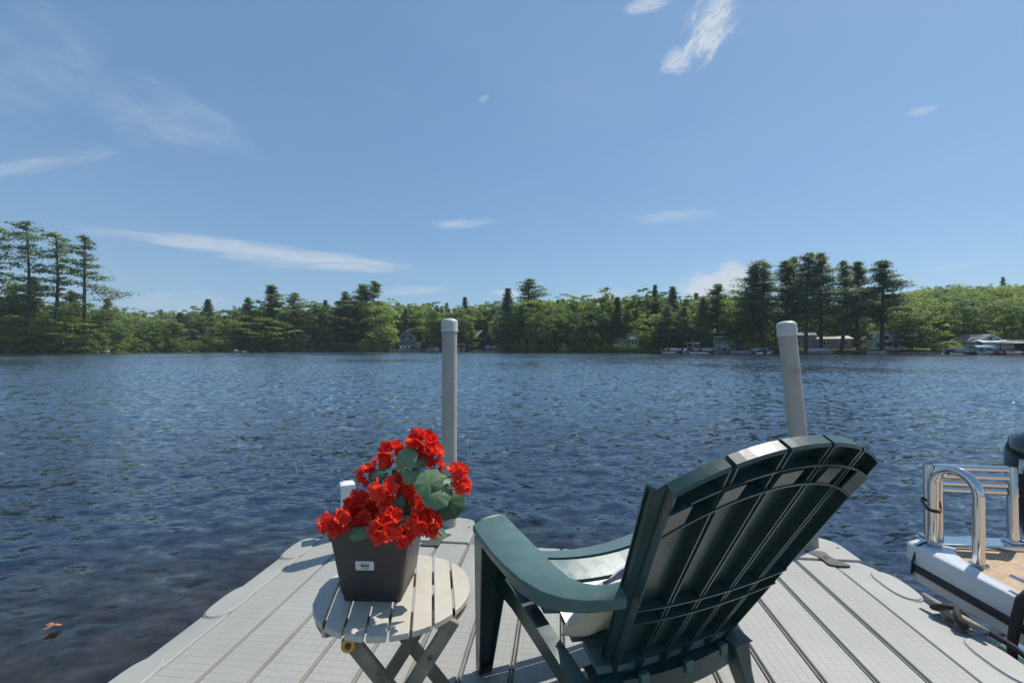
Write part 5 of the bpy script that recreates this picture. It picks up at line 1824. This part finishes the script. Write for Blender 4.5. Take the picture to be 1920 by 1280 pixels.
        V = np.concatenate(allv)
        me = np_mesh('shore_brush', V, np.arange(len(V)).reshape(-1, 4))
        for mk in ml: me.materials.append(M[mk])
        me.polygons.foreach_set('material_index', np.concatenate(mi).astype(np.int32))
        o = bpy.data.objects.new('shore_brush', me); COL.objects.link(o)
        tag(o, label, 'brush', kind='stuff')
    brush('bright green brush overhanging the water along the left shore', -60, 570, 8, 1.8, 4.8, 3, ['dec_light', 'dec_light', 'dec_mid'])
    brush('dark green brush along the shore left of the blue cottage', 570, 735, 8, 1.4, 3.4, 4, ['dec_mid', 'dec_light', 'dec_mid'])
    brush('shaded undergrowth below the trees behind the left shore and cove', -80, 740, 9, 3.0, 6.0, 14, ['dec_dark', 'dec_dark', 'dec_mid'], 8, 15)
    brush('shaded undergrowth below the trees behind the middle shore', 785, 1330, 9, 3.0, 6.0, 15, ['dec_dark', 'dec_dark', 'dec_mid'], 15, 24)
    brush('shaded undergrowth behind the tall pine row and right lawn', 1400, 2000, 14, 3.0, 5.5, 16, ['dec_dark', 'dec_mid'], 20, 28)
    brush('low dark brush on the shore between dark cabin and moored boats', 930, 1230, 8, 1.2, 2.6, 9, ['dec_mid', 'dec_mid', 'dec_light'])
    brush('low dark brush under the tall pine row', 1398, 1480, 9, 1.0, 2.4, 10, ['dec_dark', 'dec_mid'])
    # shore rocks
    rng = random.Random(12)
    for (px, w) in ((495, 1.9), (468, 1.0), (585, 1.2), (572, 0.9), (357, 0.9), (350, 0.7), (612, 0.6), (198, 2.2), (185, 1.1)):
        mb = MB()
        N, K = 12, 7
        ph = [rng.random() * 6 for _ in range(4)]
        def P(i, j):
            a = 2 * math.pi * i / N; e = math.pi * j / (K - 1) - math.pi / 2
            r = 1 + 0.16 * math.sin(2 * a + ph[0] + 2 * e) + 0.10 * math.sin(5 * a + ph[1]) + 0.08 * math.sin(3 * e + ph[2])
            return (w * .5 * r * math.cos(a) * math.cos(e), w * .4 * r * math.sin(a) * math.cos(e), w * .30 * r * math.sin(e))
        mb.grid(P, N, K, closed=True)
        o = mb.build('boulder', M['rock'], None, smooth=True)
        s = spot(px, 0.1); o.location = (s.x, s.y - 0.5, 0.12)
        side = {495: 'largest pale boulder at the water under the wide spreading pine', 468: 'smaller boulder left of the largest pale boulder', 585: 'boulder at the waterline right of the slim pine', 572: 'low boulder at the waterline under the slim pine', 357: 'small boulder at the cove waterline', 350: 'tiny boulder beside the small cove boulder', 612: 'small boulder left of the orange kayak stack', 198: 'long flat boulder at the tip of the left point', 185: 'boulder beside the long flat one at the left point'}[px]
        tag(o, side, 'rock', 'boulders along the far shore')


build_trees()


# ------------------------------------------------------------------ cottages across the lake
def window(parent, x, z, w, h, y, panes=1, frame=None):
    """window in a wall facing -y"""
    mb = MB(); t = 0.09
    mb.box(x - w / 2 - t, x + w / 2 + t, y - 0.07, y - 0.003, z - t, z); mb.box(x - w / 2 - t, x + w / 2 + t, y - 0.07, y - 0.003, z + h, z + h + t)
    for xx in [x - w / 2 - t] + [x - w / 2 + w * i / panes - t / 2 for i in range(1, panes)] + [x + w / 2]:
        mb.box(xx, xx + t, y - 0.068, y - 0.003, z, z + h)
    f = mb.build('window', frame or M['white'], parent)
    g = MB(); g.box(x - w / 2, x + w / 2, y - 0.03, y - 0.004, z, z + h); g.build('pane', M['glass'], f)
    return f


def gable(name, label, px, d, rz, w, dep, hw, hr, wall, roof, trim, wins, over=0.45, base=0.0, th=0.18, cat='house', extra=None):
    s = spot(px, d)
    o = thing(name, label, cat, (s.x, s.y, s.z + base), rz)
    mb = MB()
    prof = [(-w / 2, -0.8), (w / 2, -0.8), (w / 2, hw), (0, hw + hr), (-w / 2, hw)]
    n = 5
    mb.add([(x, 0, z) for x, z in prof] + [(x, dep, z) for x, z in prof], [(0, 1, 2, 3, 4), (9, 8, 7, 6, 5)] + [(i, i + 5, (i + 1) % 5 + 5, (i + 1) % 5) for i in range(5)])
    mb.build('wall', wall, o)
    sl = hr / (w / 2)
    for sd in (-1, 1):
        mb = MB()
        xa, za = 0, hw + hr + 0.02; xb = w / 2 + over; zb = hw - sl * over + 0.02
        q0 = [(sd * xa, -over, za), (sd * xb, -over, zb), (sd * xb, dep + over, zb), (sd * xa, dep + over, za)]
        mb.hexa([Vector(p) for p in q0], [Vector(p) + Vector((0, 0, th)) for p in q0])
        rf = mb.build('roof', roof, o)
        mb = MB()
        q0 = [(sd * xa, -over - 0.06, za - 0.06), (sd * xb, -over - 0.06, zb - 0.06), (sd * xb, -over - 0.003, zb - 0.06), (sd * xa, -over - 0.003, za - 0.06)]
        mb.hexa([Vector(p) for p in q0], [Vector(p) + Vector((0, 0, th + 0.12)) for p in q0])
        mb.build('bargeboard', trim, rf)
    for (x, z, ww, hh, pn) in wins: window(o, x, z, ww, hh, 0, pn)
    if extra: extra(o)
    return o


def facing(px, delta=0.0):
    return -math.atan((px - 960) / F) + R(delta)


def build_houses():
    # navy cottage
    def ex(o):
        mb = MB(); mb.box(-2.75, 2.75, -0.06, -0.004, 3.0, 3.22); mb.build('trim_band', M['white'], o)
        for x in (-2.72, 2.62):
            mb = MB(); mb.box(x, x + 0.14, -0.05, -0.004, 0, 3.0); mb.build('corner_board', M['white'], o)
        mb = MB(); mb.box(2.9, 4.6, 1.0, 4.0, -0.8, 2.2); mb.build('side_porch', M['palewall'], o)
    gable('cottage', 'navy blue lakeside cottage with white trimmed windows and grey gable roof', 763, 7, facing(763, -4), 5.5, 9, 3.4, 2.5, M['navy'], M['slateroof'], M['white'],
          [(-1.75, 1.0, 1.1, 1.5, 2), (0, 1.0, 1.5, 1.5, 3), (1.75, 1.0, 1.1, 1.5, 2), (-0.42, 3.45, 0.55, 1.35, 1), (0.42, 3.45, 0.55, 1.35, 1)], extra=ex)
    # dark brown cabin
    gable('cabin', 'dark brown gabled cabin in tree shade with white chairs in front', 906, 6, facing(906, 12), 6.6, 10, 2.7, 3.5, M['darkbrown'], M['paleroof'], M['darkbrown'],
          [(-0.75, 3.0, 0.55, 0.7, 1), (0.65, 2.95, 0.6, 0.85, 1)])
    # pale cottage with sun porch
    s = spot(1172, 5)
    o = thing('cottage', 'pale cottage with a sun porch window row half hidden behind the bright round tree', 'house', (s.x, s.y, s.z + 1.0), facing(1172, 2))
    mb = MB(); mb.box(-3.0, 3.4, 0, 6.5, -1.8, 1.55); mb.build('wall', M['palewall'], o)
    mb = MB(); mb.hexa([Vector((-3.3, -0.35, 1.56)), Vector((3.7, -0.35, 1.56)), Vector((3.4, 3.3, 3.3)), Vector((-3.0, 3.3, 3.3))], [Vector((-3.3, -0.35, 1.70)), Vector((3.7, -0.35, 1.70)), Vector((3.4, 3.3, 3.46)), Vector((-3.0, 3.3, 3.46))]); mb.build('roof', M['paleroof'], o)
    mb = MB(); mb.hexa([Vector((-3.3, 6.9, 1.56)), Vector((3.7, 6.9, 1.56)), Vector((3.4, 3.31, 3.3)), Vector((-3.0, 3.31, 3.3))], [Vector((-3.3, 6.9, 1.7)), Vector((3.7, 6.9, 1.7)), Vector((3.4, 3.31, 3.46)), Vector((-3.0, 3.31, 3.46))]); mb.build('roof', M['paleroof'], o)
    for x in np.linspace(-2.4, 2.8, 7): window(o, float(x), 0.35, 0.52, 0.95, 0, 1)
    mb = MB(); mb.box(-3.1, 3.6, -1.3, -0.02, -0.35, -0.2); mb.build('porch_deck', M['white'], o)
    # two storey lake house
    s = spot(1355, 7)
    o = thing('lake_house', 'two storey grey lake house with pale flat roofs and a brown left wing', 'house', (s.x, s.y, s.z), facing(1355, 3))
    mb = MB(); mb.box(-2.0, 2.9, 0, 7, -0.8, 2.9); mb.build('wall', M['greysiding'], o)
    mb = MB(); mb.box(-5.3, -2.004, 0.6, 7, -0.8, 3.9); mb.box(-2.003, 2.4, 3.0, 7, 2.95, 3.9); mb.build('wing', M['brownsiding'], o)
    mb = MB(); mb.hexa([Vector((-2.2, -0.5, 2.92)), Vector((2.4, -0.5, 2.92)), Vector((2.4, 2.99, 3.3)), Vector((-2.2, 2.99, 3.3))], [Vector((-2.2, -0.5, 3.04)), Vector((2.4, -0.5, 3.04)), Vector((2.4, 2.99, 3.42)), Vector((-2.2, 2.99, 3.42))]); mb.build('porch_roof', M['white'], o)
    mb = MB(); mb.hexa([Vector((-5.6, 0.0, 3.92)), Vector((2.7, 0.0 + 2.2, 3.92)), Vector((2.7, 7.4, 5.0)), Vector((-5.6, 7.4, 5.0))], [Vector((-5.6, 0.0, 4.06)), Vector((2.7, 2.2, 4.06)), Vector((2.7, 7.4, 5.14)), Vector((-5.6, 7.4, 5.14))]); mb.build('roof', M['paleroof'], o)
    for x in (-1.4, -0.75, -0.1, 0.75, 1.4): window(o, x, 1.75, 0.5, 0.75, 0, 1)
    for x in (-1.3, 1.0): window(o, x, 0.1, 0.6, 0.55, 0, 1)
    mb = MB(); mb.box(2.91, 4.4, 0.2, 3, -0.8, 1.5); mb.build('side_deck', M['greywood'], o)
    for x in (-1.95, 0.42):
        mb = MB(); mb.box(x - 0.12, x + 0.12, -0.3, -0.06, -0.6, 2.9); mb.build('porch_post', M['white'], o)
    # small brown shed
    s = spot(1253, 8)
    o = thing('shed', 'small brown shed in the shade behind the moored boats', 'shed', (s.x, s.y, s.z), facing(1253, 8))
    mb = MB(); mb.box(-1.7, 1.7, 0, 3, -0.6, 2.0); mb.build('wall', M['brownsiding'], o)
    mb = MB(); mb.hexa([Vector((-2, -0.4, 2.02)), Vector((2, -0.4, 2.02)), Vector((2, 3.4, 2.7)), Vector((-2, 3.4, 2.7))], [Vector((-2, -0.4, 2.12)), Vector((2, -0.4, 2.12)), Vector((2, 3.4, 2.8)), Vector((-2, 3.4, 2.8))]); mb.build('roof', M['slateroof'], o)
    # long white cottage behind the pine trunks
    s = spot(1555, 13)
    o = thing('cottage', 'long low white cottage behind the trunks of the tall pine row', 'house', (s.x, s.y, s.z), facing(1555, 8))
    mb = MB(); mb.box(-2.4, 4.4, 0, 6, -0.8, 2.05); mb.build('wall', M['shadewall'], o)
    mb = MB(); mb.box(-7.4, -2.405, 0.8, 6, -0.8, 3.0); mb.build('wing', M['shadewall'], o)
    mb = MB(); mb.hexa([Vector((-2.6, -0.4, 2.06)), Vector((4.7, -0.4, 2.06)), Vector((4.7, 6.2, 2.9)), Vector((-2.6, 6.2, 2.9))], [Vector((-2.6, -0.4, 2.2)), Vector((4.7, -0.4, 2.2)), Vector((4.7, 6.2, 3.04)), Vector((-2.6, 6.2, 3.04))]); mb.build('roof', M['paleroof'], o)
    mb = MB(); mb.hexa([Vector((-7.7, 0.4, 3.02)), Vector((-2.3, 0.4, 3.02)), Vector((-2.3, 6.2, 4.0)), Vector((-7.7, 6.2, 4.0))], [Vector((-7.7, 0.4, 3.16)), Vector((-2.3, 0.4, 3.16)), Vector((-2.3, 6.2, 4.14)), Vector((-7.7, 6.2, 4.14))]); mb.build('roof', M['greyroof'], o)
    for x in (-0.9, -0.2, 0.5, 1.2): window(o, x, 0.75, 0.5, 0.75, 0, 1)
    window(o, 3.2, 0.75, 0.6, 0.7, 0, 1)
    for x in (-6.2, -4.4): window(o, x, 0.9, 0.7, 0.8, 0.8, 1)
    # white gable cottage
    gable('cottage', 'white gable cottage with pale green roof behind the last tall pine', 1662, 6, facing(1660, 20), 5.0, 8, 2.0, 2.1, M['whitewall'], M['greenroof'], M['white'],
          [(-1.6, 0.6, 0.6, 0.9, 1), (0.2, 0.9, 1.3, 0.75, 2), (1.7, 0.4, 0.5, 1.0, 1), (0, 2.35, 0.8, 0.6, 1)], over=0.3)
    # grey roofed lake house at right
    def ex(o):
        mb = MB(); mb.box(-2.3, 3.3, -1.6, -0.01, -0.8, 1.55); w_ = mb.build('sun_porch', M['bluegrey'], o)
        for x in np.linspace(-1.8, 2.8, 6): window(o, float(x), 0.62, 0.55, 0.55, -1.6, 1)
        mb = MB(); mb.hexa([Vector((-2.6, -1.9, 1.56)), Vector((3.6, -1.9, 1.56)), Vector((3.4, -0.08, 1.98)), Vector((-2.4, -0.08, 1.98))], [Vector((-2.6, -1.9, 1.68)), Vector((3.6, -1.9, 1.68)), Vector((3.4, -0.08, 2.10)), Vector((-2.4, -0.08, 2.10))]); mb.build('porch_roof', M['white'], o)
        mb = MB(); mb.box(-2.3, 3.3, -1.66, -1.602, 0.35, 1.55); mb.build('porch_trim', M['white'], o)
    gable('lake_house', 'lake house with grey gable roof and a white sun porch at the right', 1856, 6, facing(1850, 34), 4.4, 7.5, 1.75, 1.35, M['whitewall'], M['greyroof'], M['white'], [(0, 2.2, 0.7, 0.45, 1)], over=0.4, extra=ex)
    # open dark boathouse at far right
    s = spot(1908, 4)
    o = thing('boathouse', 'low dark open boathouse at the right edge of the shore', 'shed', (s.x, s.y, s.z), facing(1908, 0))
    mb = MB(); mb.box(-2.4, 2.4, 2.0, 4.0, -0.6, 1.6); mb.build('wall', M['darkbrown'], o)
    for x in (-2.3, 0, 2.2):
        mb = MB(); mb.box(x, x + 0.14, 0, 0.14, -0.6, 1.5); mb.build('post', M['darkbrown'], o)
    mb = MB(); mb.hexa([Vector((-2.8, -0.4, 1.5)), Vector((2.8, -0.4, 1.5)), Vector((2.8, 4.2, 2.1)), Vector((-2.8, 4.2, 2.1))], [Vector((-2.8, -0.4, 1.62)), Vector((2.8, -0.4, 1.62)), Vector((2.8, 4.2, 2.22)), Vector((-2.8, 4.2, 2.22))]); mb.build('roof', M['paleroof'], o)


build_houses()


# ------------------------------------------------------------------ boats, piers and lawn things on the far shore
def hull_mesh(L, W, H):
    mb = MB()
    N = 9; prof = [(0.0, -0.55), (0.55, -0.45), (0.85, -0.1), (1.0, 0.45), (0.92, 0.5)]
    rings = []
    for i in range(N):
        t = i / (N - 1)
        w = W / 2 * (1 - t ** 3.0) + 0.02
        sh = H * (0.85 + 0.35 * t * t)
        x = -L / 2 + L * t
        pts = [(x + (0.12 * L * t * (z + 0.5)), a * w, z * sh) for a, z in prof]
        rings.append(pts[::-1] + [(px, -py, pz) for px, py, pz in pts[1:]])
    n = len(rings[0])
    mb.add([p for r in rings for p in r], [(j * n + i, j * n + i + 1, (j + 1) * n + i + 1, (j + 1) * n + i) for j in range(N - 1) for i in range(n - 1)] + [(j * n, (j + 1) * n, (j + 1) * n + n - 1, j * n + n - 1) for j in range(N - 1)] + [tuple(range(n)), tuple((N - 1) * n + i for i in range(n))])
    return mb


def motorboat(px, off, label, rz, L=4.8, hull='boatwhite', cover=None, shield=True, canopy=None, group='small boats along the far shore'):
    s = spot(px, 0); Z = s.y - off
    L *= 0.85
    o = thing('motorboat', label, 'boat', (X_at(px, Z), Z, 0.30), rz, group)
    hull_mesh(L, L * 0.36, 0.62).build('hull', M[hull], o, smooth=True, autosmooth=40)
    if shield:
        mb = MB(); mb.hexa([Vector((0.1 * L, -0.7, 0.36)), Vector((0.1 * L, 0.7, 0.36)), Vector((0.14 * L, 0.7, 0.36)), Vector((0.14 * L, -0.7, 0.36))], [Vector((0.02 * L, -0.6, 0.85)), Vector((0.02 * L, 0.6, 0.85)), Vector((0.04 * L, 0.6, 0.85)), Vector((0.04 * L, -0.6, 0.85))]); mb.build('windshield', M['glass'], o)
        mb = MB(); mb.box(-0.2 * L, -0.02 * L, -0.6, 0.6, 0.36, 0.62); mb.build('seat', M['blackvinyl'], o, bevel=0.05)
    if cover:
        mb = MB(); mb.hexa([Vector((-0.48 * L, -0.8, 0.40)), Vector((0.40 * L, -0.5, 0.45)), Vector((0.40 * L, 0.5, 0.45)), Vector((-0.48 * L, 0.8, 0.40))], [Vector((-0.35 * L, -0.1, 0.80)), Vector((0.15 * L, -0.1, 0.95)), Vector((0.15 * L, 0.1, 0.95)), Vector((-0.35 * L, 0.1, 0.80))]); mb.build('boat_cover', M[cover], o, bevel=0.05)
    if canopy:
        mb = MB(); mb.box(-0.3 * L, 0.12 * L, -0.85, 0.85, 1.55, 1.64); cn = mb.build('canopy', M[canopy], o, bevel=0.04)
        mb = MB()
        for x in (-0.26 * L, 0.08 * L):
            for y in (-0.8, 0.8): mb.tube([(x, y, 0.35), (x, y, 1.55)], 0.03, 5)
        mb.build('canopy_frame', M['chrome'], o)
    mb = MB(); mb.box(-0.5 * L - 0.35, -0.5 * L + 0.0, -0.18, 0.18, -0.3, 0.62); mb.build('outboard', M['motor'], o, bevel=0.06)
    return o


def pontoon(px, off, label, rz, L=6.0, rail='boatwhite', canopy=None, group='small boats along the far shore'):
    s = spot(px, 0); Z = s.y - off
    L *= 0.85
    o = thing('pontoon_boat', label, 'boat', (X_at(px, Z), Z, 0.05), rz, group)
    for y in (-0.8, 0.8):
        mb = MB(); mb.tube([(-L / 2, y, 0.12), (L / 2 - 0.7, y, 0.12), (L / 2, y, 0.25)], [0.28, 0.28, 0.05], 10); mb.build('pontoon', M['chrome'], o, smooth=True)
    mb = MB(); mb.box(-L / 2 + 0.1, L / 2 - 0.3, -1.2, 1.2, 0.42, 0.52); mb.build('deck', M['greywood'], o)
    mb = MB()
    mb.box(-L / 2 + 0.7, L / 2 - 0.5, -1.18, -1.12, 0.60, 1.15); mb.box(-L / 2 + 0.7, L / 2 - 0.5, 1.12, 1.18, 0.60, 1.15); mb.box(L / 2 - 0.56, L / 2 - 0.5, -1.115, 1.115, 0.60, 1.15)
    mb.build('railing', M[rail], o)
    mb = MB(); mb.box(-L / 2 + 1.0, -L / 2 + 2.0, -0.9, 0.9, 0.53, 1.0); mb.box(L / 2 - 2, L / 2 - 0.8, -0.95, -0.4, 0.53, 0.95); mb.build('seat', M['blackvinyl'], o, bevel=0.06)
    if canopy:
        mb = MB(); mb.box(-L / 2 + 0.8, 0.4, -1.15, 1.15, 2.25, 2.34); mb.build('canopy', M[canopy], o, bevel=0.03)
        mb = MB()
        for x in (-L / 2 + 1.0, 0.2):
            for y in (-1.05, 1.05): mb.tube([(x, y, 1.15), (x, y, 2.25)], 0.03, 5)
        mb.build('canopy_frame', M['chrome'], o)
    return o


def pier(px, label, length, width, rz=0.0, posts=True, zt=0.45):
    s = spot(px, 0)
    o = thing('pier', label, 'pier', (s.x, s.y + 0.5, 0), rz, 'piers on the far shore')
    mb = MB(); mb.box(-width / 2, width / 2, -length, 0, zt - 0.1, zt); mb.build('deck', M['greywood'], o)
    y = -length + 0.2
    while y < 0 and posts:
        for x in (-width / 2 + 0.08, width / 2 - 0.08):
            mb = MB(); mb.tube([(x, y, -1.0), (x, y, zt - 0.105)], 0.06, 6); mb.build('post', M['greywood'], o)
        y += 2.4
    return o


def build_shore_things():
    # swim raft with two ladder hoops
    Z = CAM_Z * F / (660.5 - 650)
    o = thing('swim_raft', 'small wooden swim raft floating off the left shore', 'raft', (X_at(446.5, Z), Z, 0), R(5))
    mb = MB(); mb.box(-1.7, 1.7, -1.1, 1.1, 0.10, 0.40); mb.build('deck', M['greywood'], o)
    for x in (-0.95, -0.55):
        mb = MB(); mb.box(x - 0.12, x + 0.12, 0.2, 0.5, 0.40, 0.48); mb.box(x - 0.12, x + 0.12, 0.45, 0.52, 0.48, 0.85); mb.build('raft_seat', M['white'], o)
    # boats by the blue cottage
    motorboat(812, 2.0, 'white motorboat with a blue cover left of the upright pile', R(170), 4.6, cover='bluecover')
    pier(795, 'short grey pier beside the blue cottage', 5.0, 1.6, R(2))
    o = pontoon(865, 2.5, 'rounded white boat with a canopy just right of the upright pile', R(95), 4.6, canopy='white')
    # kayak stack
    s = spot(690, 1.0)
    for i, (dx, dz) in enumerate(((0, 0.35), (0.1, 0.75))):
        mb = MB(); N = 11
        rings = []
        for k in range(N):
            t = -1 + 2 * k / (N - 1); w = 0.34 * (1 - t * t) ** 0.6 + 0.01
            rings.append([(1.6 * t, w * math.cos(a), 0.55 * w * math.sin(a) + 0.08 * t * t) for a in np.linspace(0, 2 * math.pi, 8, endpoint=False)])
        mb.add([p for r in rings for p in r], [(j * 8 + i_, j * 8 + (i_ + 1) % 8, (j + 1) * 8 + (i_ + 1) % 8, (j + 1) * 8 + i_) for j in range(N - 1) for i_ in range(8)])
        k_ = mb.build('kayak', M['orange'], None, smooth=True)
        k_.location = (s.x + dx, s.y - 0.6, 0.30 + dz); k_.rotation_euler = (0.15, 0, 0.08)
        tag(k_, ['lower orange kayak stacked on the shore left of the blue cottage', 'upper orange kayak stacked on the shore left of the blue cottage'][i], 'kayak', 'orange kayaks')
    # white lawn chairs before the dark cabin
    def lawn_chair(px, d, label, group):
        s = spot(px, d)
        o = thing('lawn_chair', label, 'chair', (s.x, s.y, s.z + 0.35), R(8), group)
        mb = MB(); mb.box(-0.3, 0.3, -0.3, 0.28, 0.34, 0.40); mb.build('seat', M['white'], o)
        mb = MB(); mb.hexa([Vector((-0.3, 0.24, 0.38)), Vector((0.3, 0.24, 0.38)), Vector((0.3, 0.30, 0.38)), Vector((-0.3, 0.30, 0.38))], [Vector((-0.28, 0.5, 1.0)), Vector((0.28, 0.5, 1.0)), Vector((0.28, 0.56, 1.0)), Vector((-0.28, 0.56, 1.0))]); mb.build('backrest', M['white'], o)
        for x in (-0.36, 0.30):
            mb = MB(); mb.box(x, x + 0.06, -0.34, 0.36, 0.55, 0.60); mb.build('armrest', M['white'], o)
            for y in (-0.28, 0.22):
                mb = MB(); mb.box(x, x + 0.06, y, y + 0.06, -0.35, 0.548); mb.build('leg', M['white'], o)
    for px, l in ((912, 'leftmost white lawn chair before the dark brown cabin'), (917, 'second white lawn chair from the left before the dark brown cabin'), (923, 'third white lawn chair from the left before the dark brown cabin'), (928.5, 'rightmost white lawn chair before the dark brown cabin')):
        lawn_chair(px, 2.5, l, 'white lawn chairs before the dark cabin')
    for px, l in ((752, 'leftmost pale lawn chair before the blue cottage'), (759, 'middle pale lawn chair before the blue cottage'), (767, 'rightmost pale lawn chair before the blue cottage')):
        lawn_chair(px, 2.2, l, 'pale lawn chairs before the blue cottage')
    # shore retaining walls
    def wall(p0, p1, label, mat='rock', h=0.55):
        a, b = spot(p0, -0.2), spot(p1, -0.2)
        mb = MB(); N = 14; rng = random.Random(int(p0))
        for i in range(N):
            q0 = a.lerp(b, i / N); q1 = a.lerp(b, (i + 1) / N - 0.004)
            hh = h * rng.uniform(0.8, 1.1); t = Vector((0, 0.7, 0))
            mb.hexa([Vector((q0.x, q0.y, -0.5)), Vector((q1.x, q1.y, -0.5)), Vector((q1.x, q1.y + .8, -0.5)), Vector((q0.x, q0.y + .8, -0.5))], [Vector((q0.x, q0.y + .1, hh)), Vector((q1.x, q1.y + .1, hh)), Vector((q1.x, q1.y + .8, hh)), Vector((q0.x, q0.y + .8, hh))])
        tag(mb.build('retaining_wall', M[mat], None, bevel=0.05), label, 'wall')
    wall(728, 790, 'low stone wall along the water below the blue cottage')
    wall(880, 945, 'low stone wall along the water below the dark brown cabin', h=0.4)
    wall(1690, 1765, 'low stone wall along the lawn at the right', h=0.4)
    # the marina before the two storey house
    pier(1240, 'narrow pier with posts below the bright round tree', 4.5, 4.0, R(0))
    for px, l in ((1231, 'tall thin post at the left corner of the narrow pier'), (1249, 'tall thin post at the right corner of the narrow pier')):
        s = spot(px, 0); mb = MB(); mb.tube([(0, 0, -1), (0, 0, 1.5)], 0.05, 6); q = mb.build('mooring_post', M['white'], None); q.location = (s.x, s.y - 3.9, 0); tag(q, l, 'post', 'posts of the narrow pier')
    pontoon(1262, 3, 'pale pontoon boat at the left end of the row of moored boats', R(10), 5.0, rail='palewall')
    motorboat(1284, 3.5, 'white motorboat with a blue cover in the row of moored boats', R(80), 4.4, cover='bluecover')
    pontoon(1303, 3, 'white pontoon boat with a dark canopy in the row of moored boats', R(20), 5.2, canopy='white')
    pontoon(1322, 3.5, 'white pontoon boat without canopy right of the canopied one', R(8), 5.0)
    pier(1290, 'grey pier behind the row of moored boats', 4.0, 1.4)
    pier(1332, 'grey pier between the pontoon boats and the white cuddy boat', 5.0, 1.4)
    motorboat(1357, 3, 'white cuddy boat with a tall windshield before the two storey house', R(8), 5.2, canopy='white')
    motorboat(1382, 4, 'low flat white skiff right of the cuddy boat', R(2), 3.6, shield=False)
    motorboat(1410, 2.5, 'small white motorboat left of the leaning pile', R(160), 4.0)
    pontoon(1424, 3, 'small pontoon boat moored under the leftmost tall pine', R(100), 4.4)
    motorboat(1438, 2.5, 'small white boat right of the pontoon boat under the tall pines', R(20), 3.6)
    pier(1398, 'grey pier under the leftmost tall pine', 4.5, 1.4)
    motorboat(1536, 3, 'grey covered boat on the shore in front of the long white cottage', R(5), 6.2, hull='tarp', cover='tarp', shield=False)
    pier(1506, 'grey pier just right of the leaning pile', 4.0, 1.6)
    pier(1605, 'grey pier in front of the last tall pines', 4.0, 1.6)
    motorboat(1640, 3.5, 'low white boat in front of the white gable cottage', R(4), 4.4, shield=False)
    # teal canopied lift and boats at right
    s = spot(1820, 0)
    o = thing('boat_lift', 'boat lift with a teal canvas canopy before the grey roofed lake house', 'boat lift', (s.x, s.y - 2.0, 0), R(4))
    mb = MB(); N = 9
    def P(i, j):
        x = -1.9 + 3.8 * i / 8; t = -1 + 2 * j / 6
        return (x, 1.1 * t, 1.75 - 0.45 * t * t - 0.10 * (x / 1.9) ** 4)
    mb.grid(P, 9, 7); mb.build('canopy', M['teal'], o, smooth=True, solid=0.04)
    for x in (-1.8, 1.8):
        for y in (-1.0, 1.0):
            mb = MB(); mb.tube([(x, y, -1.2), (x, y, 1.2)], 0.05, 6); mb.build('post', M['chrome'], o)
    motorboat(1818, 1.9, 'dark boat hanging under the teal canopy', R(4), 3.6, hull='bluecover', shield=False)
    pontoon(1790, 2.5, 'grey pontoon boat left of the teal canopy', R(6), 4.6, rail='tarp')
    motorboat(1856, 2.8, 'white motorboat in front of the white sun porch', R(175), 4.4)
    o = motorboat(1881, 2.8, 'small red boat right of the white sun porch', R(5), 2.6, hull='red', shield=False)
    motorboat(1899, 3, 'white motorboat near the right edge of the shore', R(8), 3.8)
    pier(1842, 'grey pier between the teal canopy and the white motorboat', 4.0, 1.2)
    pier(1915, 'grey pier at the right edge of the shore', 4.0, 2.4)
    # flat jetty at the left point
    pier(212, 'low flat jetty at the tip of the left point', 3.0, 7.0, 0, False, 0.25)


build_shore_things()


# ------------------------------------------------------------------ summer haze over the lake
def build_haze():
    m, k = new_mat('haze_air')
    out = k.n('ShaderNodeOutputMaterial')
    v = k.n('ShaderNodeVolumePrincipled')
    v.inputs['Color'].default_value = (0.86, 0.93, 1.0, 1)
    v.inputs['Density'].default_value = 0.00021
    v.inputs['Anisotropy'].default_value = 0.0
    k.t.links.new(v.outputs[0], out.inputs['Volume'])
    mb = MB(); mb.box(-900, 900, -470, 470, -4.6, 70)
    o = mb.build('haze', m, None)
    tag(o, 'faint pale summer haze over the lake', 'haze', kind='stuff')
    C.cycles.volume_bounces = 1


build_haze()
